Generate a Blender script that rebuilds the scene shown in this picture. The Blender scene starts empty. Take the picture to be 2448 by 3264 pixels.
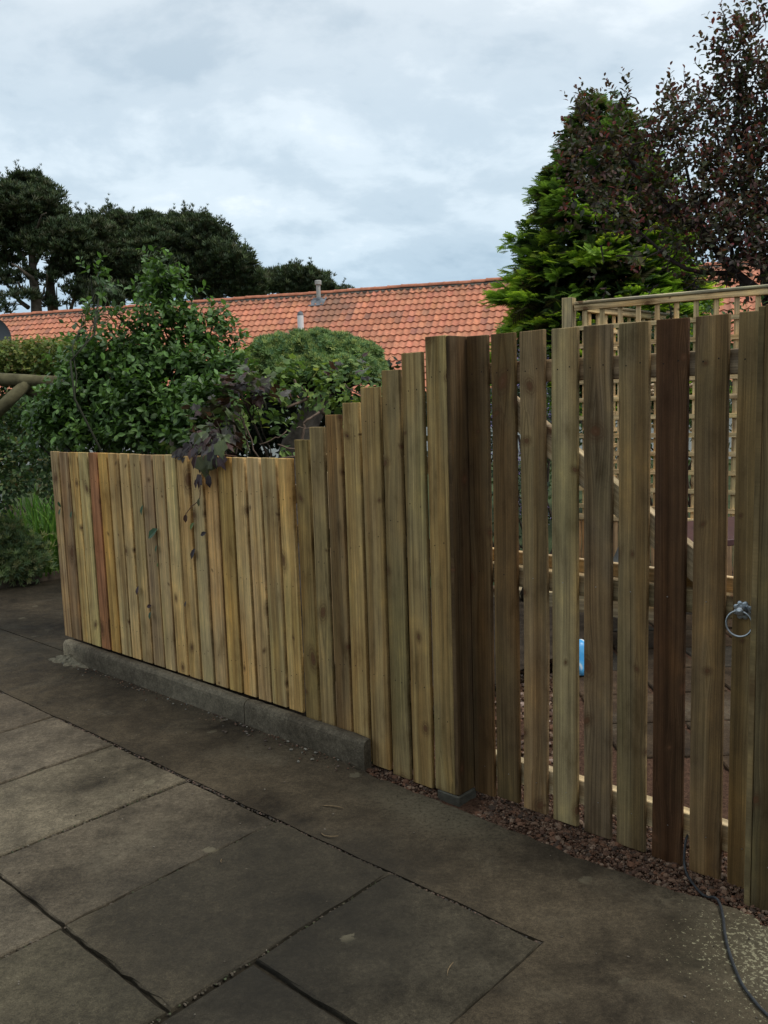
import bpy, math, random
import numpy as np
from mathutils import Vector, Matrix
rng = np.random.default_rng(7)
random.seed(7)
R = math.radians

# ------------------------------------------------------------------ camera
PITCH, ROLL, HC, FPX = -7.3, 1.77, 1.6, 2750.0
sc = bpy.context.scene
C = sc.collection
_p, _r = R(PITCH), R(ROLL)
FWD = np.array([0, math.cos(_p), math.sin(_p)])
_up = np.array([0, -math.sin(_p), math.cos(_p)]); _rt = np.array([1.0, 0, 0])
RT = _rt * math.cos(_r) - _up * math.sin(_r)
UP = _up * math.cos(_r) + _rt * math.sin(_r)
cam = bpy.data.cameras.new('camera')
cam.sensor_fit = 'VERTICAL'; cam.sensor_height = 36.0; cam.lens = FPX / 3264 * 36
cam.clip_start = 0.05; cam.clip_end = 2000
co = bpy.data.objects.new('camera', cam); C.objects.link(co)
M = Matrix((RT, UP, -FWD)).transposed().to_4x4(); M.translation = Vector((0, 0, HC))
co.matrix_world = M
sc.camera = co

# ------------------------------------------------------------------ light
SUN_EL, SUN_AZ = R(58), R(112)      # azimuth clockwise from +Y
world = bpy.data.worlds.new('World'); sc.world = world; world.use_nodes = True
nt = world.node_tree; N = nt.nodes; L = nt.links; N.clear()
wo = N.new('ShaderNodeOutputWorld'); bg = N.new('ShaderNodeBackground'); bg.inputs['Strength'].default_value = 0.115
L.new(bg.outputs[0], wo.inputs[0])
sky = N.new('ShaderNodeTexSky'); sky.sky_type = 'NISHITA'; sky.sun_disc = False
sky.sun_elevation = SUN_EL; sky.sun_rotation = SUN_AZ; sky.air_density = 1.2; sky.dust_density = 2.0
tc = N.new('ShaderNodeTexCoord'); sep = N.new('ShaderNodeSeparateXYZ'); L.new(tc.outputs['Generated'], sep.inputs[0])
def wmath(op, a, b=None, clamp=False):
    m = N.new('ShaderNodeMath'); m.operation = op; m.use_clamp = clamp
    for i, v in enumerate([a, b]):
        if v is None: continue
        if isinstance(v, (int, float)): m.inputs[i].default_value = v
        else: L.new(v, m.inputs[i])
    return m.outputs[0]
zz = wmath('ADD', wmath('MAXIMUM', sep.outputs['Z'], 0.0), 0.22)
px = wmath('DIVIDE', sep.outputs['X'], zz); py = wmath('DIVIDE', sep.outputs['Y'], zz)
cmb = N.new('ShaderNodeCombineXYZ'); L.new(px, cmb.inputs[0]); L.new(py, cmb.inputs[1])
def wnoise(scale, detail, rough, dist, off):
    mp = N.new('ShaderNodeMapping'); mp.inputs['Location'].default_value = off
    L.new(cmb.outputs[0], mp.inputs[0])
    t = N.new('ShaderNodeTexNoise'); t.inputs['Scale'].default_value = scale; t.inputs['Detail'].default_value = detail
    t.inputs['Roughness'].default_value = rough; t.inputs['Distortion'].default_value = dist
    L.new(mp.outputs[0], t.inputs[0]); return t.outputs[0]
def wramp(f, stops):
    r = N.new('ShaderNodeValToRGB'); e = r.color_ramp.elements
    r.color_ramp.interpolation = 'EASE'
    e[0].position, e[0].color = stops[0][0], (*stops[0][1], 1)
    e[1].position, e[1].color = stops[1][0], (*stops[1][1], 1)
    for p, c in stops[2:]:
        q = e.new(p); q.color = (*c, 1)
    L.new(f, r.inputs[0]); return r.outputs[0]
def wmix(f, a, b, bt='MIX'):
    m = N.new('ShaderNodeMix'); m.data_type = 'RGBA'; m.blend_type = bt
    if isinstance(f, (int, float)): m.inputs[0].default_value = f
    else: L.new(f, m.inputs[0])
    for i, v in ((6, a), (7, b)):
        if isinstance(v, tuple): m.inputs[i].default_value = (*v, 1)
        else: L.new(v, m.inputs[i])
    return m.outputs[2]
c1 = wnoise(1.5, 7, .55, .35, (5.3, 4.2, 0))
c2 = wnoise(4.2, 6, .6, .2, (8.0, 2.3, 0))
blend = wmath('ADD', wmath('MULTIPLY', c1, .7), wmath('MULTIPLY', c2, .3))
cloud = wramp(blend, [(.37, (4.6, 5.3, 5.85)), (.48, (5.9, 6.45, 6.85)), (.58, (7.4, 7.75, 7.95)), (.67, (9.0, 8.95, 8.8))])
elev = wramp(sep.outputs['Z'], [(.06, (.54, .68, .80)), (.24, (.76, .84, .90)), (.48, (1.0, 1.0, 1.0))])
cloud = wmix(1.0, cloud, elev, 'MULTIPLY')
final = wmix(0.90, sky.outputs[0], cloud)
L.new(final, bg.inputs['Color'])

sd = bpy.data.lights.new('sun', 'SUN'); sd.energy = 1.5; sd.angle = R(16); sd.color = (1, .96, .89)
so = bpy.data.objects.new('sun', sd); C.objects.link(so)
dirv = Vector((math.sin(SUN_AZ) * math.cos(SUN_EL), math.cos(SUN_AZ) * math.cos(SUN_EL), math.sin(SUN_EL)))
so.rotation_euler = dirv.to_track_quat('Z', 'Y').to_euler(); so.location = (0, 0, 20)
sc.view_settings.view_transform = 'Standard'; sc.view_settings.look = 'None'
sc.view_settings.exposure = 0.32; sc.view_settings.gamma = 1.0
sc.cycles.use_denoising = True
sc.cycles.max_bounces = 6; sc.cycles.transparent_max_bounces = 4

# ------------------------------------------------------------------ frames
P0 = np.array([-2.0937, 5.53385, 0]); U = np.array([.73462, -.67848, 0]); V = np.array([.67848, .73462, 0])
ROTZ = math.atan2(U[1], U[0])
def W(s, n, z=0.0): return P0 + U * s + V * n + np.array([0, 0, z])
KD = 2448 / 1659
def at(x, y, Y):
    "world point at depth Y whose picture position is x, y on the 1659-wide view of the photo"
    d = FWD + RT * (x * KD - 1224) / FPX - UP * (y * KD - 1632) / FPX
    d = d / d[1]; return np.array([d[0] * Y, Y, HC + d[2] * Y])

# ------------------------------------------------------------------ object helpers
def link(o, parent=None):
    C.objects.link(o)
    if parent is not None: o.parent = parent
    return o
def tag(o, label=None, cat=None, group=None, kind=None):
    if label: o['label'] = label
    if cat: o['category'] = cat
    if group: o['group'] = group
    if kind: o['kind'] = kind
    return o
def thing(name, label, cat, loc=(0, 0, 0), rz=0.0, group=None):
    o = bpy.data.objects.new(name, None); o.empty_display_size = .1
    o.location = loc; o.rotation_euler = (0, 0, rz); C.objects.link(o)
    return tag(o, label, cat, group)
def mesh_np(name, verts, faces, mats, parent=None, smooth=False, cols=None, fmat=None, loc=None):
    """faces: list of (k,n) int arrays; cols per vertex (N,3)"""
    me = bpy.data.meshes.new(name)
    verts = np.asarray(verts, dtype=np.float32)
    if isinstance(faces, np.ndarray): faces = [faces]
    faces = [np.asarray(f, dtype=np.int32) for f in faces if len(f)]
    nl = sum(f.size for f in faces); npoly = sum(len(f) for f in faces)
    me.vertices.add(len(verts)); me.vertices.foreach_set('co', verts.ravel())
    me.loops.add(nl); me.polygons.add(npoly)
    me.loops.foreach_set('vertex_index', np.concatenate([f.ravel() for f in faces]))
    tot = np.concatenate([np.full(len(f), f.shape[1], np.int32) for f in faces])
    st = np.concatenate([[0], np.cumsum(tot)[:-1]]).astype(np.int32)
    me.polygons.foreach_set('loop_start', st)
    if fmat is not None: me.polygons.foreach_set('material_index', np.asarray(fmat, np.int32))
    me.update(calc_edges=True)
    me.polygons.foreach_set('use_smooth', np.full(npoly, smooth, bool))
    if cols is not None:
        a = me.color_attributes.new('Col', 'FLOAT_COLOR', 'POINT')
        cc = np.ones((len(verts), 4), np.float32); cc[:, :3] = cols
        a.data.foreach_set('color', cc.ravel())
    for m in (mats if isinstance(mats, (list, tuple)) else [mats]): me.materials.append(m)
    me.validate(); 
    o = bpy.data.objects.new(name, me)
    if loc is not None: o.location = loc
    return link(o, parent)

class MB:
    "collects verts / faces (lists) for one mesh object"
    def __init__(s): s.v = []; s.f = []; s.m = []
    def add(s, vs, fs, m=0):
        b = len(s.v); s.v += [tuple(float(c) for c in q) for q in vs]
        for f in fs: s.f.append(tuple(b + i for i in f)); s.m.append(m)
    def box(s, a, b, m=0, bev=0.0, fr=None):
        x0, y0, z0 = a; x1, y1, z1 = b
        if bev <= 0:
            vs = [(x0,y0,z0),(x1,y0,z0),(x1,y1,z0),(x0,y1,z0),(x0,y0,z1),(x1,y0,z1),(x1,y1,z1),(x0,y1,z1)]
            fs = [(0,3,2,1),(4,5,6,7),(0,1,5,4),(1,2,6,5),(2,3,7,6),(3,0,4,7)]
        else:
            e = bev; vs = []
            for z, ins in ((z0, e), (z0 + e, 0), (z1 - e, 0), (z1, e)):
                vs += [(x0+ins+e,y0+ins,z),(x1-ins-e,y0+ins,z),(x1-ins,y0+ins+e,z),(x1-ins,y1-ins-e,z),
                       (x1-ins-e,y1-ins,z),(x0+ins+e,y1-ins,z),(x0+ins,y1-ins-e,z),(x0+ins,y0+ins+e,z)]
            fs = [tuple(range(7, -1, -1)), tuple(range(24, 32))]
            for k in range(3):
                for i in range(8):
                    j = (i + 1) % 8; fs.append((k*8+i, k*8+j, k*8+8+j, k*8+8+i))
        if fr is not None: vs = [fr(q) for q in vs]
        s.add(vs, fs, m)
    def tube(s, pts, rad, n=8, m=0, cap=True):
        pts = [np.array(p, float) for p in pts]
        rs = rad if hasattr(rad, '__len__') else [rad] * len(pts)
        vs = []; prev = None
        for i, p in enumerate(pts):
            t = pts[min(i+1, len(pts)-1)] - pts[max(i-1, 0)]; t /= (np.linalg.norm(t) + 1e-9)
            if prev is None:
                a = np.array([0, 0, 1.]) if abs(t[2]) < .9 else np.array([1., 0, 0])
            else: a = prev
            x = a - t * (a @ t); x /= (np.linalg.norm(x) + 1e-9); y = np.cross(t, x); prev = x
            for k in range(n):
                an = 2 * math.pi * k / n; vs.append(p + (x * math.cos(an) + y * math.sin(an)) * rs[i])
        fs = []
        for i in range(len(pts) - 1):
            for k in range(n):
                j = (k + 1) % n; fs.append((i*n+k, i*n+j, (i+1)*n+j, (i+1)*n+k))
        if cap: fs.append(tuple(range(n-1, -1, -1))); fs.append(tuple((len(pts)-1)*n + k for k in range(n)))
        s.add(vs, fs, m)
    def lathe(s, prof, n=24, c=(0, 0, 0), ax='z', m=0):
        vs = []; fs = []
        for r, h in prof:
            for k in range(n):
                a = 2 * math.pi * k / n; q = (r*math.cos(a), r*math.sin(a), h)
                if ax == 'y': q = (q[0], -q[2], q[1])
                vs.append((q[0]+c[0], q[1]+c[1], q[2]+c[2]))
        for i in range(len(prof)-1):
            for k in range(n):
                j = (k+1) % n; fs.append((i*n+k, i*n+j, (i+1)*n+j, (i+1)*n+k))
        fs.append(tuple(range(n-1, -1, -1))); fs.append(tuple((len(prof)-1)*n + k for k in range(n)))
        s.add(vs, fs, m)
    def build(s, name, mats, parent=None, smooth=False, loc=None, rot=None):
        me = bpy.data.meshes.new(name); me.from_pydata(s.v, [], s.f)
        for m in (mats if isinstance(mats, (list, tuple)) else [mats]): me.materials.append(m)
        me.polygons.foreach_set('material_index', s.m)
        me.polygons.foreach_set('use_smooth', [smooth] * len(s.f)); me.update()
        o = bpy.data.objects.new(name, me)
        if loc is not None: o.location = loc
        if rot is not None: o.rotation_euler = rot
        return link(o, parent)

# ------------------------------------------------------------------ material helpers
class NM:
    def __init__(s, name, rough=.8, spec=.3):
        s.mat = bpy.data.materials.new(name); s.mat.use_nodes = True
        s.t = s.mat.node_tree; s.n = s.t.nodes; s.l = s.t.links
        s.b = s.n['Principled BSDF']; s.b.inputs['Roughness'].default_value = rough
        s.b.inputs['Specular IOR Level'].default_value = spec
        s.tc = s.n.new('ShaderNodeTexCoord')
    def inp(s, sock, v):
        if v is None: return
        if isinstance(v, (int, float)): sock.default_value = v
        elif isinstance(v, tuple):
            sock.default_value = (*v, 1) if len(sock.default_value) == 4 and len(v) == 3 else v
        else: s.l.new(v, sock)
    def math(s, op, a, b=None, c=None, clamp=False):
        m = s.n.new('ShaderNodeMath'); m.operation = op; m.use_clamp = clamp
        for i, v in enumerate((a, b, c)): s.inp(m.inputs[i], v)
        return m.outputs[0]
    def vmath(s, op, a, b=None):
        m = s.n.new('ShaderNodeVectorMath'); m.operation = op
        s.inp(m.inputs[0], a); s.inp(m.inputs[1], b); return m.outputs[0]
    def map(s, v, scale=(1, 1, 1), loc=(0, 0, 0), rot=(0, 0, 0)):
        m = s.n.new('ShaderNodeMapping'); s.l.new(v, m.inputs[0])
        m.inputs['Scale'].default_value = scale; m.inputs['Location'].default_value = loc; m.inputs['Rotation'].default_value = rot
        return m.outputs[0]
    def noise(s, v, scale, detail=4, rough=.5, dist=0, dim='3D'):
        t = s.n.new('ShaderNodeTexNoise'); t.inputs['Scale'].default_value = scale; t.inputs['Detail'].default_value = detail
        t.inputs['Roughness'].default_value = rough; t.inputs['Distortion'].default_value = dist
        s.l.new(v, t.inputs['Vector']); return t.outputs[0]
    def vor(s, v, scale, feat='F1', rnd=1.0, dim='3D', out='Distance'):
        t = s.n.new('ShaderNodeTexVoronoi'); t.voronoi_dimensions = dim; t.feature = feat
        t.inputs['Scale'].default_value = scale; t.inputs['Randomness'].default_value = rnd
        s.l.new(v, t.inputs['Vector']); return t.outputs[out]
    def ramp(s, f, stops, ip='LINEAR'):
        r = s.n.new('ShaderNodeValToRGB'); r.color_ramp.interpolation = ip; e = r.color_ramp.elements
        def cc(c): return (c, c, c, 1) if isinstance(c, (int, float)) else (*c, 1)
        e[0].position, e[0].color = stops[0][0], cc(stops[0][1]); e[1].position, e[1].color = stops[1][0], cc(stops[1][1])
        for p, c in stops[2:]: e.new(p).color = cc(c)
        s.l.new(f, r.inputs[0]); return r.outputs[0]
    def sm(s, f, a, b):
        m = s.n.new('ShaderNodeMapRange'); m.interpolation_type = 'SMOOTHSTEP'
        s.l.new(f, m.inputs[0]); m.inputs[1].default_value = a; m.inputs[2].default_value = b; return m.outputs[0]
    def mix(s, f, a, b, bt='MIX'):
        m = s.n.new('ShaderNodeMix'); m.data_type = 'RGBA'; m.blend_type = bt
        s.inp(m.inputs[0], f); s.inp(m.inputs[6], a); s.inp(m.inputs[7], b); return m.outputs[2]
    def sep(s, v):
        x = s.n.new('ShaderNodeSeparateXYZ'); s.l.new(v, x.inputs[0]); return x.outputs
    def comb(s, x, y, z):
        c = s.n.new('ShaderNodeCombineXYZ')
        for i, v in enumerate((x, y, z)): s.inp(c.inputs[i], v)
        return c.outputs[0]
    def color(s, v): s.inp(s.b.inputs['Base Color'], v)
    def rough(s, v): s.inp(s.b.inputs['Roughness'], v)
    def bump(s, h, strength=.3, dist=.01):
        b = s.n.new('ShaderNodeBump'); b.inputs['Strength'].default_value = strength; b.inputs['Distance'].default_value = dist
        s.l.new(h, b.inputs['Height']); s.l.new(b.outputs[0], s.b.inputs['Normal'])

def wood_mat(name, sat=1.0, along='z'):
    m = NM(name, .85, .12)
    oi = m.n.new('ShaderNodeObjectInfo'); rnd = oi.outputs['Random']
    s = m.sep(m.tc.outputs['Object'])
    ax = {'z': (s[0], s[1], s[2]), 'x': (s[2], s[1], s[0])}[along]
    x = m.math('ADD', ax[0], m.math('MULTIPLY', rnd, 13.7)); y = ax[1]
    z = m.math('ADD', ax[2], m.math('MULTIPLY', rnd, 41.3))
    KX, KZ = 7.0, 2.05
    kv = m.comb(m.math('MULTIPLY', x, KX), m.math('MULTIPLY', z, KZ), 0.0)
    vt = m.n.new('ShaderNodeTexVoronoi'); vt.voronoi_dimensions = '2D'; vt.inputs['Scale'].default_value = 1.0; m.l.new(kv, vt.inputs['Vector'])
    df = m.sep(m.vmath('SUBTRACT', kv, vt.outputs['Position'])); vc = m.n.new('ShaderNodeSeparateColor'); m.l.new(vt.outputs['Color'], vc.inputs[0])
    dx = m.math('DIVIDE', df[0], KX); dz = m.math('DIVIDE', df[1], KZ)
    rad = m.math('ADD', .0045, m.math('MULTIPLY', m.math('POWER', vc.outputs[0], 1.7), .0195))
    asp = m.math('ADD', .55, m.math('MULTIPLY', vc.outputs[1], .75))
    dzs = m.math('MULTIPLY', m.math('ADD', dz, m.math('MULTIPLY', dx, m.math('SUBTRACT', vc.outputs[2], .5))), asp)
    rr = m.math('SQRT', m.math('ADD', m.math('MULTIPLY', dx, dx), m.math('MULTIPLY', dzs, dzs)))
    wz = m.noise(m.comb(m.math('MULTIPLY', x, 90.0), 0.0, m.math('MULTIPLY', z, 60.0)), 1.0, 3, .6)
    kn = m.math('ADD', m.math('DIVIDE', rr, rad), m.math('MULTIPLY', m.math('SUBTRACT', wz, .5), .9))     # 1 = knot edge
    core = m.math('SUBTRACT', 1.0, m.sm(kn, .55, 1.05)); ring = m.math('SUBTRACT', 1.0, m.sm(kn, .9, 2.9))
    fx = m.math('DIVIDE', dx, m.math('MULTIPLY', rad, 2.4)); fz = m.math('DIVIDE', dz, m.math('MULTIPLY', rad, 7.0))
    field = m.math('POWER', 2.718, m.math('MULTIPLY', m.math('ADD', m.math('MULTIPLY', fx, fx), m.math('MULTIPLY', fz, fz)), -1.0))
    sgn = m.math('MULTIPLY', m.math('SIGN', dx), m.math('MULTIPLY', field, m.math('MULTIPLY', rad, .95)))
    wob = m.noise(m.comb(m.math('MULTIPLY', x, 1.5), 0.0, m.math('MULTIPLY', z, .9)), 1.0, 2, .5)
    ph = m.math('SUBTRACT', m.math('ADD', x, m.math('MULTIPLY', wob, .035)), sgn)
    yy = m.math('MULTIPLY', y, 14.0)
    fine = m.noise(m.comb(m.math('MULTIPLY', ph, 240.0), yy, m.math('MULTIPLY', z, 2.2)), 1.0, 4, .65)
    band = m.noise(m.comb(m.math('MULTIPLY', ph, 62.0), yy, m.math('MULTIPLY', z, .35)), 1.0, 3, .6)
    mott = m.noise(m.comb(m.math('MULTIPLY', x, 9.0), y, m.math('MULTIPLY', z, 3.6)), 1.0, 5, .62)
    patch = m.noise(m.comb(m.math('MULTIPLY', x, 3.0), y, m.math('MULTIPLY', z, 1.1)), 1.0, 3, .5)
    grit = m.noise(m.comb(m.math('MULTIPLY', x, 500.0), y, m.math('MULTIPLY', z, 160.0)), 1.0, 2, .6)
    base = m.mix(1.0, oi.outputs['Color'], (1.19, 1.16, 1.24), 'MULTIPLY')
    g = m.ramp(band, [(.30, .62), (.44, .90), (.56, 1.10), (.70, 1.32)])
    col = m.mix(1.0, base, g, 'MULTIPLY')
    heart = m.noise(m.comb(m.math('MULTIPLY', ph, 17.0), 0.0, m.math('MULTIPLY', z, .30)), 1.0, 2, .45)
    col = m.mix(1.0, col, m.ramp(heart, [(.34, (1.16, 1.17, 1.12)), (.47, (1.02, 1.02, 1.0)), (.62, (.80, .73, .64))]), 'MULTIPLY')
    col = m.mix(1.0, col, m.ramp(fine, [(.30, .60), (.5, 1.0), (.70, 1.34)]), 'MULTIPLY')
    col = m.mix(1.0, col, m.ramp(grit, [(.30, .86), (.5, 1.0), (.70, 1.12)]), 'MULTIPLY')
    col = m.mix(1.0, col, m.ramp(mott, [(.28, (.50, .46, .40)), (.43, (.88, .87, .85)), (.56, (1.10, 1.08, 1.0)), (.70, (1.50, 1.40, 1.15))]), 'MULTIPLY')
    col = m.mix(1.0, col, m.ramp(patch, [(.34, (.84, .88, .82)), (.5, (1, 1, 1)), (.66, (1.15, 1.02, .86))]), 'MULTIPLY')
    lines = m.math('ABSOLUTE', m.math('SINE', m.math('MULTIPLY', kn, 5.5)))
    col = m.mix(m.math('MULTIPLY', ring, m.math('ADD', .30, m.math('MULTIPLY', lines, .38))), col, (.085, .045, .022))
    col = m.mix(m.math('MULTIPLY', core, .75), col, (.12, .055, .026))
    col = m.mix(m.math('MULTIPLY', m.math('MULTIPLY', core, m.math('SUBTRACT', 1.0, m.sm(kn, .15, .45))), .4), col, (.17, .09, .05))
    m.color(col)
    h = m.math('ADD', m.math('MULTIPLY', fine, .8), m.math('MULTIPLY', band, .4))
    m.bump(h, .45, .0025)
    return m.mat
WOOD = wood_mat('treated_timber'); WOODX = wood_mat('treated_timber_rail', along='x')

def simple(name, col, rough=.7, spec=.3, metal=0.0, nscale=0, namp=.25, bump=0, bscale=None):
    m = NM(name, rough, spec); m.b.inputs['Metallic'].default_value = metal
    if nscale:
        f = m.noise(m.tc.outputs['Object'], nscale, 5, .6)
        lo = tuple(c * (1 - namp) for c in col); hi = tuple(c * (1 + namp) for c in col)
        m.color(m.ramp(f, [(.32, lo), (.68, hi)]))
        if bump: m.bump(m.noise(m.tc.outputs['Object'], bscale or nscale * 4, 4, .6), bump, .005)
    else: m.color(col)
    return m.mat

def leaf_mat(name, rough=.5, spec=.4, trans=.25, nscale=30):
    m = NM(name, rough, spec)
    a = m.n.new('ShaderNodeAttribute'); a.attribute_name = 'Col'
    f = m.noise(m.tc.outputs['Object'], nscale, 2, .5)
    col = m.mix(1.0, a.outputs['Color'], m.ramp(f, [(.3, .8), (.7, 1.2)]), 'MULTIPLY')
    m.color(col)
    if trans > 0:
        tr = m.n.new('ShaderNodeBsdfTranslucent'); m.l.new(m.mix(1.0, col, (1.5, 1.6, .8), 'MULTIPLY'), tr.inputs[0])
        mx = m.n.new('ShaderNodeMixShader'); mx.inputs[0].default_value = trans
        out = m.n['Material Output']
        m.l.new(m.b.outputs[0], mx.inputs[1]); m.l.new(tr.outputs[0], mx.inputs[2]); m.l.new(mx.outputs[0], out.inputs[0])
    return m.mat
LEAF_GLOSS = leaf_mat('glossy_leaf', .42, .32, .25)
LEAF_MATT = leaf_mat('matt_leaf', .6, .3, .25)
NEEDLE = leaf_mat('needle', .7, .2, .1, 3)
SCALE_LEAF = leaf_mat('scale_foliage', .65, .25, .38, 6)
BARK = simple('bark', (.055, .042, .032), .9, .2, nscale=18, namp=.45, bump=.6)
PINEBARK = simple('pine_bark', (.10, .080, .060), .9, .2, nscale=4, namp=.4)
NAIL = simple('nail_metal', (.35, .34, .32), .35, .5, metal=.8)
NAILHOLE = simple('nail_hole', (.02, .014, .01), .9)
GALV = simple('galvanised_steel', (.42, .45, .47), .34, .5, metal=.85, nscale=120, namp=.2)

# ------------------------------------------------------------------ foliage tools
def unit(a): return a / (np.linalg.norm(a, axis=-1, keepdims=True) + 1e-9)
LEAF8 = (np.array([[0,0,0],[-.24,.30,.05],[0,.30,0],[.24,.30,.05],[-.27,.66,.03],[0,.68,-.03],[.27,.66,.03],[0,1.0,-.10]]),
         [np.array([[0,2,1],[0,3,2],[4,5,7],[5,6,7]]), np.array([[1,2,5,4],[2,3,6,5]])])
LOBED = (np.array([[0,0,0],[-.38,.10,.06],[-.50,.52,.02],[-.22,.60,.03],[0,.45,-.02],[0,1.0,-.10],[.22,.60,.03],[.50,.52,.02],[.38,.10,.06]]),
         [np.array([[0,4,1],[1,4,3],[1,3,2],[3,4,5],[4,6,5],[4,8,6],[8,7,6],[0,8,4]])])
KITE = (np.array([[0,0,0],[-.27,.45,.05],[.27,.45,.05],[0,1,0]]), [np.array([[0,2,3,1]])])
def _tuft(k=7, w=.10, spread=.75):
    vs = []; fs = []
    for i in range(k):
        a = 2*math.pi*i/k + .3; el = spread if i else 0.05
        d = np.array([math.cos(a)*math.sin(el), math.cos(el), math.sin(a)*math.sin(el)])
        sd_ = np.array([-math.sin(a), 0, math.cos(a)]); b = len(vs)
        vs += [sd_*w*.4, -sd_*w*.4, d*.55 + sd_*w, d*.55 - sd_*w, d]
        fs += [[b, b+1, b+3], [b, b+3, b+2], [b+2, b+3, b+4]]
    return (np.array(vs), [np.array(fs)])
TUFT = _tuft()
def _spray(n=6):
    "flat drooping fan of scale foliage: y out, z up"
    vs = []; fs = []
    def blade(p, d, l, w):
        b = len(vs); p = np.array(p); d = np.array(d) / np.linalg.norm(d); sd_ = np.cross(d, [0, 0, 1.]); sd_ /= np.linalg.norm(sd_)
        vs.extend([p, p + d*l*.5 + sd_*w, p + d*l*.5 - sd_*w, p + d*l + np.array([0, 0, -.10*l])]); fs.append([b, b+1, b+3, b+2])
    blade([0, 0, 0], [0, 1, .08], 1.0, .06)
    for i in range(n):
        t = .12 + .8*i/n; l = .52*(1 - t*.55)
        for sg in (-1, 1): blade([0, t, .05*math.sin(t*3)], [sg*.85, .62, -.05], l, .065)
    return (np.array(vs), [np.array(fs)])
SPRAY = _spray()
def scatter(tmpl, pos, dirs, size, cols, roll=None, up=None, jitter=0.35, tipcol=None):
    """instances of template: y axis along dirs, z roughly up. returns verts, faces, cols"""
    tv, tf = tmpl; n = len(pos)
    d = unit(dirs)
    upv = np.tile(np.array([0, 0, 1.]), (n, 1)) if up is None else up
    upv = upv + rng.normal(0, jitter, (n, 3))
    x = unit(np.cross(d, upv)); z = np.cross(x, d)
    size = np.asarray(size).reshape(-1, 1, 1) * np.ones((n, 1, 1))
    v = (tv[None, :, 0:1]*x[:, None] + tv[None, :, 1:2]*d[:, None] + tv[None, :, 2:3]*z[:, None]) * size + pos[:, None]
    k = len(tv); off = (np.arange(n)*k)[:, None, None]
    fs = [(f[None] + off).reshape(-1, f.shape[1]) for f in tf]
    c = np.repeat(cols[:, None], k, 1)
    if tipcol is not None:
        w = np.clip((tv[:, 1] - .35)/.65, 0, 1)[None, :, None]
        c = c*(1-w) + tipcol[:, None]*w
    return v.reshape(-1, 3), fs, c.reshape(-1, 3)
def merge(parts):
    vs, cs = [], []; fd = {}; b = 0
    for v, fs, c in parts:
        for f in fs: fd.setdefault(f.shape[1], []).append(f + b)
        vs.append(v); cs.append(c); b += len(v)
    return np.concatenate(vs), [np.concatenate(q) for q in fd.values()], np.concatenate(cs)
def pick(palette, n, weights=None):
    p = np.array(palette, float); i = rng.choice(len(p), n, p=weights)
    return p[i] * rng.normal(1, .14, (n, 1)).clip(.6, 1.5)
def in_blob(c, r, n, shell=.55):
    d = unit(rng.normal(0, 1, (n, 3))); rad = (shell**3 + (1-shell**3)*rng.random(n))**(1/3)
    return np.array(c) + d*rad[:, None]*np.array(r), d
def shoots(starts, dirs, length, per, size, palette, tmpl=LEAF8, spread=.9, weights=None, newcol=None, droop=0.0, stems=None):
    "leaves set round short shoots"
    n = len(starts); dirs = unit(dirs)
    length = np.asarray(length)*np.ones(n)
    t = np.tile((np.arange(per)+.3)/per, (n, 1)) 
    a = rng.random((n, 1))*6.28 + np.arange(per)*2.4
    ref = unit(np.cross(dirs, rng.normal(0, 1, (n, 3)))); ref2 = np.cross(dirs, ref)
    pos = starts[:, None] + dirs[:, None]*(t*length[:, None])[..., None]
    side = ref[:, None]*np.cos(a)[..., None] + ref2[:, None]*np.sin(a)[..., None]
    ld = dirs[:, None]*(.35 + .5*t)[..., None] + side*spread + np.array([0, 0, .12-droop])
    pos = pos.reshape(-1, 3); ld = ld.reshape(-1, 3); k = len(pos)
    sz = size*rng.uniform(.65, 1.2, k)*(1.05 - .35*t.ravel())
    col = pick(palette, k, weights)
    if newcol is not None:
        w = (np.clip(t.ravel()-.62, 0, 1)/.38)[:, None]*rng.random((k, 1)); col = col*(1-w) + np.array(newcol)*w
    return scatter(tmpl, pos, ld, sz, col, up=np.repeat(dirs*.5 + np.array([0, 0, .7]), per, 0))

def limb(mb, a, b, r0, r1, bend=.12, n=6, sides=7):
    a = np.array(a, float); b = np.array(b, float); L_ = np.linalg.norm(b-a); o = rng.normal(0, bend*L_, 3); o[2] *= .4
    pts = []
    for i in range(n+1):
        t = i/n; pts.append(a*(1-t) + b*t + o*math.sin(math.pi*t) + rng.normal(0, .02*L_, 3)*(0 if i in (0, n) else 1))
    mb.tube(pts, [r0*(1-i/n) + r1*i/n for i in range(n+1)], sides)
    return pts


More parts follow.
